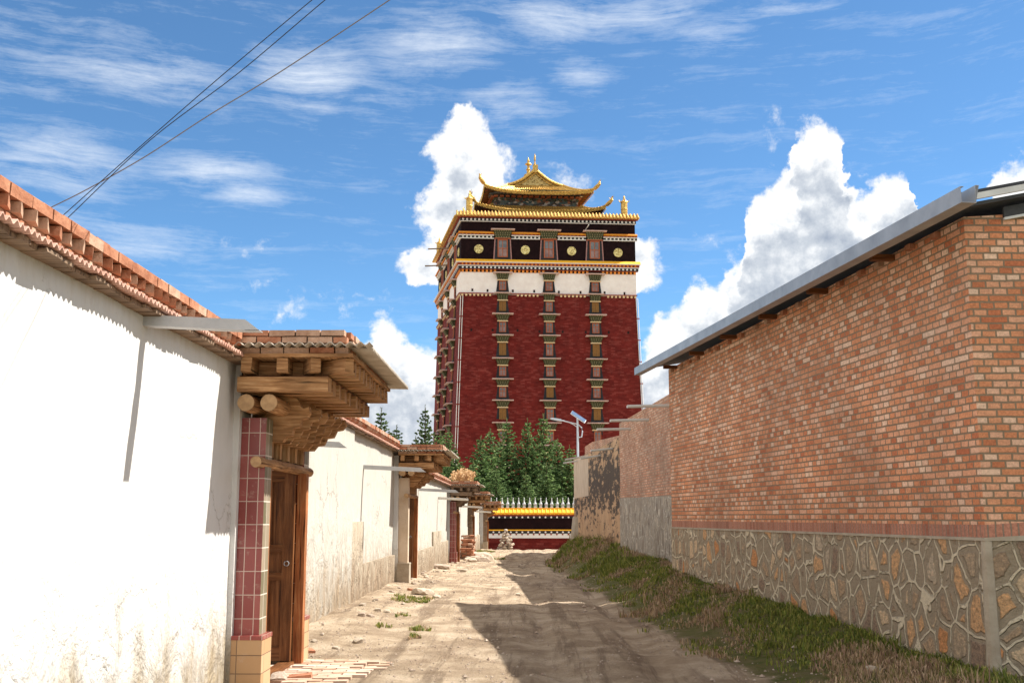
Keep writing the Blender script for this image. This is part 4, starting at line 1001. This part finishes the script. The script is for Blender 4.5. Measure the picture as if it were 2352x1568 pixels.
for q in (Lf[0], Lf[1]):
    pts = [sag(Lf[2], q, k/8)+Vector((0,-.12,.12)) for k in range(9)]; c.tube(pts, .20, 8); pts = [sag(Lf[2], q, k/8)+Vector((0,-.1,-.35)) for k in range(8)]; c.tube(pts, .07, 6)
c.tube([Lf[2]+Vector((0,-.2,.3)), Lb[2]+Vector((0,0,.3))], .22, 8); c.obox(Lf[2]+Vector((0,-.15,.15)), (.33,0,0), (0,.2,0), (0,0,.5))
c.build('ridge', 'gold', ur)
c = MB(); p = rpnt(0, -g+.3, 45.9); c.lathe(p, [(.0,0),(.28,.0),(.30,.12),(.14,.3),(.12,.55),(.05,.62),(.13,.95),(.11,1.35),(.03,1.75),(.0,1.8)], 10); c.build('finial', 'gold', ur)
c = MB(); p = rpnt(0, 0, 45.6); c.lathe(p, [(.0,-.2),(.45,-.1),(.55,.1),(.42,.3),(.62,.45),(.55,.62),(.26,.7),(.2,1.2),(.34,1.3),(.2,1.42),(.15,1.9),(.45,2.02),(.4,2.15),(.12,2.3),(.18,2.5),(.06,2.9),(0,3.1)], 12); c.build('finial', 'gold', ur)
for f, s_ in (('F', 1.0), ('F', LF-1.15), ('L', LL-1.0)):
    b = MB(); p = FP(f, s_, 37.45, -.75 if f == 'F' else .0); b.lathe(p, [(0,0),(.42,.0),(.44,.1),(.38,.2),(.40,.9),(.43,1.0),(.40,1.1),(.40,1.8),(.46,1.9),(.38,2.05),(.16,2.2),(.1,2.4),(.13,2.5),(.04,2.75),(0,2.8)], 14)
    for k in range(4):
        d = Vector((math.cos(k*math.pi/2), math.sin(k*math.pi/2), 0)); b.tube([p+d*.35+Vector((0,0,1.95)), p+d*.55+Vector((0,0,2.0)), p+d*.66+Vector((0,0,2.2))], [.06,.06,.03], 6)
    b.build('victory_banner', 'gold', tower)
# ------------------------------------------------------------------ spruces
def crown_mesh(seed, dark=1.):
    rr = random.Random(seed); verts = []; faces = []; cols = []
    H = 1.0
    nwh = 30
    def quad(p, d, w_, c):
        n = Vector((rr.uniform(-1,1), rr.uniform(-1,1), rr.uniform(-.4,1))); t_ = d.cross(n)
        if t_.length < 1e-4: return
        t_ = t_.normalized()*w_; i = len(verts)
        verts.extend([p-t_*.6, p+d*.5-t_, p+d, p+d*.5+t_]); faces.append((i, i+1, i+2, i+3)); cols.append(c)
    for k in range(nwh):
        zf = .04+.95*(k/nwh)**.95; r0 = .30*(1-zf)**1.0+.010
        nb = max(4, int(11*(1-zf)+4)); a0 = rr.uniform(0, 6.28)
        for j in range(nb):
            a = a0+j*6.283/nb+rr.uniform(-.25,.25); L_ = r0*rr.uniform(.62,1.18)
            d = Vector((math.cos(a), math.sin(a), 0)); droop = rr.uniform(-.30, -.02)*(1-zf)+.22*zf
            npt = max(3, int(L_/.0115)); br = rr.uniform(.65, 1.35)
            for i in range(npt):
                t = (i+rr.random())/npt
                p = Vector((0,0,zf))+d*L_*t+Vector((0,0,L_*(droop*t+.22*t*t)))+Vector((rr.uniform(-1,1), rr.uniform(-1,1), rr.uniform(-1,1)))*.007
                side = Vector((-d.y, d.x, 0))*rr.choice((-1,1))
                for q in range(6):
                    dd = (d*rr.uniform(.4,1)+side*rr.uniform(-.1,.9)+Vector((0,0,rr.uniform(-.25,.35)))).normalized()*rr.uniform(.018,.036)*(1-.35*zf)
                    g_ = rr.uniform(.6, 1.3)*br; c = (.12*g_*dark, .20*g_*dark, .075*g_*dark) if rr.random() < .6 else (.26*g_*dark, .36*g_*dark, .14*g_*dark)
                    quad(p, dd, .0078, c)
    for i in range(26):      # leader
        z_ = .93+.10*i/26; dd = Vector((rr.uniform(-.5,.5), rr.uniform(-.5,.5), 1)).normalized()*.02
        quad(Vector((0,0,z_-.02)), dd, .003, (.15*dark,.17*dark,.07*dark))
    me = bpy.data.meshes.new('crown'); me.from_pydata(verts, [], faces); me.materials.append(MAT['needles'])
    a = me.color_attributes.new('col', 'FLOAT_COLOR', 'CORNER'); buf = []
    for c in cols: buf += [c[0], c[1], c[2], 1]*4
    a.data.foreach_set('color', buf); return me
def trunk_mesh():
    b = MB(); b.tube([(0,0,0), (.002,0,.3), (0,.002,.6), (0,0,.97)], [.018, .014, .009, .002], 8); o_ = b.build('trunk', 'bark'); me = o_.data; bpy.data.objects.remove(o_); return me
CR = [crown_mesh(i) for i in range(4)]; CRD = [crown_mesh(i+9, .6) for i in range(2)]; TM = trunk_mesh()  # CRD crowns: backlit look put into the needle colour by darkening it
def spruce(u, v, Y, wide, cm, label, zb=-.7):
    p = atY(u, v, Y); H = p.z-zb
    root = thing('spruce_tree', (p.x, Y, zb), label, 'tree', 'spruces between the temple wall and the tower'); root.rotation_euler.z = R(0, 6.28)
    c = bpy.data.objects.new('crown', cm); COL.objects.link(c); c.parent = root; c.scale = (H*wide*1.12, H*wide*1.12, H*.985)
    t_ = bpy.data.objects.new('trunk', TM); COL.objects.link(t_); t_.parent = root; t_.scale = (H, H, H)
TREES = [(1126,984,88,1.15,'spruce with a bare leader left of the tallest pair of green spruces'),
 (1164,960,90,1.0,'pointed spruce in front of the left column of tower windows'),
 (1212,960,89,.9,'slim spruce standing between the left and middle columns of tower windows'),
 (1248,950,90,.95,'tallest green spruce of the clump, in front of the middle window column'),
 (1281,1008,87,1.15,'broad spruce just left of the solar street lamp'),
 (1308,1022,86,1.2,'spruce directly behind the solar street lamp pole'),
 (1104,1000,86,1.2,'bushy spruce at the left edge of the green clump'),
 (1088,1058,84,1.1,'short spruce low at the left foot of the clump'),
 (1208,1084,82,1.2,'smallest pale spruce low in the middle of the clump'),
 (1345,1040,92,1.2,'spruce half hidden behind the mud plastered building'),
 (1140,1075,83,1.3,'low wide spruce above the left end of the silver stupas'),
 (1255,1062,84,1.3,'low wide spruce above the right half of the silver stupas'),
 (1012,990,95,1.0,'spruce in front of the left corner of the tower'),
 (1031,982,97,.8,'thin spruce with long bare leader beside the white corner pipe'),
 (1046,1026,92,1.1,'short spruce right of the white corner pipe')]
for i, (u, v, Y, wd_, lb) in enumerate(TREES): spruce(u, v, Y, wd_, CR[i % 4], lb)
for i, (u, v, Y, wd_, lb) in enumerate([(977,930,100,.75,'dark narrow spruce standing against the sky left of the tower'),(876,936,72,.95,'dark spruce rising behind the eave of the near timber gate'),(911,976,84,1.0,'smaller dark spruce between the near gate roof and the tower'),
   (955,1000,92,.9,'low dark spruce behind the second gate roof')]):
    spruce(u, v, Y, wd_, CRD[i % 2], lb)
# ------------------------------------------------------------------ solar street lamp
LP = Vector((3.14, 64, -.6)); lamp = thing('street_lamp', LP, 'solar powered street lamp with tilted panel behind the mud plastered building', 'street lamp')
top = atY(1328, 956, 64).z
b = MB(); b.tube([LP, Vector((LP.x, LP.y, top))], [.09, .055], 12); b.build('pole', 'lamp_metal', lamp)
def lpp(u, v): return atY(u, v, 64)
b = MB(); b.tube([lpp(1329,1027-3-20), lpp(1336,1003), lpp(1338,990), lpp(1336,982), lpp(1328,974), lpp(1310,970), lpp(1290,965)], [.035]*7, 8); b.tube([lpp(1328,982), lpp(1318,975), lpp(1306,969)], .025, 6); b.build('arm', 'lamp_metal', lamp)
b = MB(); p, q = lpp(1292,965.5), lpp(1263,960.5); d = (q-p); b.prism([(0,.02),(.15,.07),(.8,.06),(1,.0),(.9,-.05),(.2,-.06),(0,-.03)], p+Vector((0,-.14,0)), d, (0,0,1), (0,.28,0)); b.build('lamp_head', 'lamp_metal', lamp)
b = MB(); pa, pb = lpp(1313,946), lpp(1344,967); d = (pb-pa)/2; b.obox((pa+pb)/2, d, Vector((.06,.30,.1)), d.cross(Vector((0,1,0))).normalized()*.02, 0); pn = b.build('solar_panel', 'solar_cell', lamp)
b = MB(); m_ = (pa+pb)/2; b.obox(m_-Vector((0,0,.022)), d*1.04, Vector((.065,.32,.11)), d.cross(Vector((0,1,0))).normalized()*.014, 0); b.build('frame', 'tin_white', pn)
# ------------------------------------------------------------------ overhead wires
for (pts, r_, mt, lb) in (
    ([(148,492,6.35),(330,330,6.15),(520,165,5.95),(722,-4,5.75),(900,-150,5.55)], .0026, 'wire_black', 'upper black overhead cable of the close parallel pair'),
    ([(154,502,6.25),(345,322,6.05),(548,168,5.85),(752,-4,5.65),(930,-148,5.45)], .0026, 'wire_black', 'lower black overhead cable of the close parallel pair'),
    ([(112,479,6.4),(200,435,6.3),(330,362,6.2),(480,265,6.05),(640,168,5.9),(900,-3,5.65),(1100,-140,5.5)], .0032, 'wire_grey', 'sagging grey overhead cable crossing the two black cables')):
    P_ = [atY(u, v, Y) for u, v, Y in pts]; Q = []
    P_ = [P_[0]+(P_[0]-P_[1])*.5]+P_
    for i in range(len(P_)-1):
        p0_, p1_, p2_, p3_ = P_[max(0, i-1)], P_[i], P_[i+1], P_[min(len(P_)-1, i+2)]
        for k in range(6):
            t = k/6; Q.append(.5*((2*p1_)+(p2_-p0_)*t+(2*p0_-5*p1_+4*p2_-p3_)*t*t+(3*p1_-p0_-3*p2_+p3_)*t**3))
    Q.append(P_[-1]); b = MB(); b.tube(Q, r_, 6); tag(b.build('overhead_cable', mt, None, tuple(Q[0])), lb, 'cable', 'overhead cables at upper left')
# ------------------------------------------------------------------ loose stones, bricks, rubble
def stone_mesh(seed, mat, sx_, sy_, sz_):
    rr = random.Random(seed); import bmesh
    bm = bmesh.new(); bmesh.ops.create_icosphere(bm, subdivisions=2, radius=1)
    for v in bm.verts:
        k = 1+.35*mn.noise(v.co*1.3+Vector((seed*3.1, 0, 0))); v.co *= k
        for ax in range(3): v.co[ax] = max(-.72, min(.72, v.co[ax]))
        v.co.x *= sx_; v.co.y *= sy_; v.co.z *= sz_
    me = bpy.data.meshes.new('stone'); bm.to_mesh(me); bm.free(); me.materials.append(MAT[mat]); return me
SM = [stone_mesh(i, 'rock' if i % 2 else 'rock_pale', .6, .45, .32) for i in range(6)]
def put(me_, name, loc, s_, rz, label, cat, group, tilt=0.):
    o_ = bpy.data.objects.new(name, me_); COL.objects.link(o_); o_.location = loc; o_.scale = (s_,)*3 if not isinstance(s_, tuple) else s_; o_.rotation_euler = (R(-tilt,tilt), R(-tilt,tilt), rz)
    return tag(o_, label, cat, group)
# cairn against the red wall
cx, cy = -1.22, 70.6
for lv in range(9):
    z_ = gz(cx, cy)+.05+lv*.155; rad = .62*(1-lv/9.5)**.8; n = max(2, int(rad*14))
    for k in range(n):
        a = k*6.283/n+lv; rr_ = rad*(.8 if k % 3 else .35)
        put(random.choice(SM), 'stone', (cx+rr_*math.cos(a), cy+rr_*math.sin(a)*.7, z_+R(-.03,.03)), R(.22,.34), R(0,6), 'rough stone in the heap before the red temple wall', 'stone', 'stones heaped before the red temple wall', .4)
# brick stack
def brick_mesh(mat):
    b = MB(); b.box(-.12, .12, -.0575, .0575, 0, .053, 0); o_ = b.build('brick', mat, bevel=.003); me_ = o_.data; bpy.data.objects.remove(o_); return me_
BMs = [brick_mesh('fired_clay'), brick_mesh('fired_pale')]
for c in range(4):
    for k in range(11-c*2):
        for q in range(2):
            put(random.choice(BMs), 'brick', (-2.55+q*.25+R(-.02,.02), 47.4-c*.55+R(-.03,.03), gz(-2.5, 47)+.03+k*.085), (1.5,1.7,1.5), R(-.25,.25)+(1.57 if (k+q) % 2 else 0), 'old red brick in the untidy stack by the third gate', 'brick', 'bricks stacked beside the third gate', .05)
for i in range(22):
    x, y = -2.1+R(-.3,.4), R(43.5, 52)
    put(random.choice(SM+BMs), 'stone', (x, y, gz(x, y)+.03), R(.25,.5) if i % 2 else R(.5, 1.), R(0,6), 'small broken rubble piece scattered past the third gate', 'rubble', 'rubble scattered past the third gate', .3)
for i in range(46):
    y = 12.6+30*random.random()**1.3; x = -2.75+abs(random.gauss(0, .38))
    put(random.choice(SM), 'stone', (x, y, gz(x, y)+.01), R(.05,.16), R(0,6), 'small stone lying along the foot of the white walls', 'stone', 'small stones along the foot of the white walls', .3)
def gp(u, v):
    r_ = ray(u, v); Y = (EYE-0)/(-r_.z/r_.y)
    for _ in range(8): z_ = gz(r_.x/r_.y*Y, Y); Y = (EYE-z_)/(-r_.z/r_.y)
    return Vector((r_.x/r_.y*Y, Y, z_))
for (u, v, s_, kk, lb) in ((948,1357,.30,'b','reddish broken brick on the bare ground before the grass tuft'),(972,1364,.42,'s','long pale stone lying behind the small grass tuft'),(1003,1372,.2,'s','small stone at the right end of the long pale stone'),
        (1010,1305,.5,'s','flat pale slab near the second gate'),(1060,1312,.3,'s','dark stone half buried between the wheel track and the third gate'),(1190,1366,.14,'s','small white stone at the tip of the sunlit ground'),
        (712,1497,.22,'b','broken brick at the foot of the near gate far pillar'),(690,1560,.30,'b','brick fragment beside the near gate paving'),
        (640,1562,.24,'s','dark pebble against the tan plinth of the near gate'),(1085,1290,.5,'s','stone by the footing of the third gate'),(1560,1430,.12,'s','white pebble in the shaded wheel track'),(1325,1288,.3,'s','grey stone at the foot of the grassy mound'),
        (1300,1237,.7,'s','pale rock on top of the grassy mound beside the buttress'),(2010,1540,.16,'s','weathered grey rock in the grass near the brick building')):
    p = gp(u, v)
    if kk == 'b': put(random.choice(BMs), 'brick', p, s_*3, R(0,3), lb, 'brick', None, .15)
    else: put(random.choice(SM), 'stone', p+Vector((0,0,s_*.1)), (s_*1.5, s_, s_*.7), R(0,3), lb, 'stone', None, .15)
# ------------------------------------------------------------------ gravel, grass (stuff)
def instances_mesh(name, gen_, mat, color=False):
    vs, fs, cs_ = [], [], []
    gen_(vs, fs, cs_)
    me_ = bpy.data.meshes.new(name); me_.from_pydata(vs, [], fs); me_.materials.append(MAT[mat])
    if color:
        a = me_.color_attributes.new('col', 'FLOAT_COLOR', 'POINT'); buf = []
        for c in cs_: buf += [c[0], c[1], c[2], 1]
        a.data.foreach_set('color', buf)
    o_ = bpy.data.objects.new(name, me_); COL.objects.link(o_); return o_
def gravel(vs, fs, cs_):
    for i in range(17000):
        y = 6+60*random.random()**2.6; x = R(-2.9, 2.9)
        if x < -1.5 and 8 < y < 11.9: continue
        if mn.noise(Vector((x*1.1, y*.8, 7))) < R(-.5, .35): continue
        s_ = R(.004, .016)*(1+y/60)*(2.2 if random.random() < .03 else 1); z_ = gz(x, y)+s_*.25; k = len(vs); a = R(0, 3)
        for dx, dy, dz in ((1,0,0),(0,1,0),(-1,0,0),(0,-1,0),(0,0,1),(.1,.1,-.6)):
            q = (dx*math.cos(a)-dy*math.sin(a)*.7, dx*math.sin(a)+dy*math.cos(a)*.7); vs.append((x+q[0]*s_, y+q[1]*s_, z_+dz*s_*.7))
        for i0 in range(4): fs.append((k+i0, k+(i0+1) % 4, k+4)); fs.append((k+(i0+1) % 4, k+i0, k+5))
tag(instances_mesh('gravel', gravel, 'rock'), 'loose gravel and clods strewn on the dirt lane', 'gravel', kind='stuff')
def blades(vs, fs, cs_, x, y, hgt, n, spread, pal, wd_=.004):  # a tuft
    z0 = gz(x, y)
    for i in range(n):
        a = R(0, 6.28); px, py = x+R(-spread,spread), y+R(-spread,spread); ln = hgt*R(.5,1.2); tx, ty = math.cos(a)*ln*R(.15,.8), math.sin(a)*ln*R(.15,.8)
        w_ = wd_*R(.6,1.4); pxx, pyy = -math.sin(a+R(-.8,.8))*w_, math.cos(a)*w_; k = len(vs)
        vs += [(px-pxx, py-pyy, z0-.01), (px+pxx, py+pyy, z0-.01), (px+tx*.4+pxx*.8, py+ty*.4+pyy*.8, z0+ln*.6), (px+tx*.4-pxx*.8, py+ty*.4-pyy*.8, z0+ln*.6), (px+tx, py+ty, z0+ln*.9)]
        fs += [(k, k+1, k+2, k+3), (k+3, k+2, k+4)]
        c = random.choice(pal); g_ = R(.65, 1.3); cs_ += [(c[0]*g_, c[1]*g_, c[2]*g_)]*5
GREEN = [(.16,.20,.035),(.25,.26,.05),(.11,.15,.03),(.30,.28,.08)]; DRY = [(.42,.29,.17),(.50,.36,.24),(.34,.22,.15),(.26,.22,.09)]
def bank_grass(vs, fs, cs_):
    n = 0
    while n < 9500:
        y = 5.6+44*random.random()**1.55; e, wl = lerp(EDGE, y), lerp(RW, y)
        x = R(e-.35, min(wl-.02, e+4)); k = (x-e)
        dn = mn.noise(Vector((x*1.2, y*.9, 2)))
        if k < .5 and dn < R(-.3, .6)+(.5-k)*.5: n += .2; continue
        if random.random() < .12: n += 1; continue
        d2 = mn.noise(Vector((x*1.1, y*.55, 11)))+R(-.18,.18)
        pal = DRY if d2 > .10 else GREEN
        h_ = R(.03,.065)*(.55+1.3*max(0, .5+mn.noise(Vector((x*2.3, y*1.6, 21)))))*(2.4 if random.random() < .015 else 1)*(1 if y < 26 else 1.7)*(1.5 if pal is DRY and random.random() < .25 else 1)
        blades(vs, fs, cs_, x, y, h_, 9, .045+.002*y, pal, .0028+.00028*y); n += 1
tag(instances_mesh('grass', bank_grass, 'grass_blade', True), 'green and dry brown grass covering the bank along the brick building', 'grass', kind='stuff')
def left_tufts(vs, fs, cs_):
    for (u, v, rx, n) in ((948,1378,.35,110),(965,1448,.12,30),(950,1462,.08,14),(880,1440,.1,12),(1115,1266,.5,90),(1135,1285,.5,70),(930,1415,.15,10),(1380,1240,.1,3)):
        p = gp(u, v)
        for i in range(n): blades(vs, fs, cs_, p.x+R(-rx,rx), p.y+R(-rx,rx)*1.5, R(.03,.06)+.0006*p.y, 7, .03, GREEN if random.random() < .75 else DRY, .003+.0002*p.y)
tag(instances_mesh('grass_tufts', left_tufts, 'grass_blade', True), 'sparse green grass tufts on the sunlit left side of the lane', 'grass', kind='stuff')
def weeds(vs, fs, cs_):
    for i in range(190):
        x, y = -2.45+R(-.3,.45), 40.6+R(-.2,1.9); z0 = -.25+3.12; h_ = R(.12,.45)*(1-.5*abs(x+2.3)/.6); k = len(vs); a = R(0,6.28); dx, dy = math.cos(a)*h_*.35, math.sin(a)*h_*.35
        vs += [(x-.012,y,z0),(x+.012,y,z0),(x+dx+.012,y+dy,z0+h_),(x+dx-.012,y+dy,z0+h_)]; fs += [(k,k+1,k+2,k+3)]
        c = random.choice([(.50,.30,.14),(.60,.40,.22),(.40,.22,.10)]); cs_ += [c]*4
        for q in range(4):
            s_ = R(.02,.045); px, py, pz = x+dx+R(-.05,.05), y+dy+R(-.05,.05), z0+h_+R(-.12,.04); k = len(vs); vs += [(px-s_,py,pz),(px,py-s_,pz-s_),(px+s_,py,pz),(px,py+s_,pz+s_)]; fs += [(k,k+1,k+2,k+3)]; cs_ += [c]*4
tag(instances_mesh('dry_weeds', weeds, 'grass_blade', True), 'dry straw coloured weeds growing on top of the third gate', 'weeds', kind='stuff')
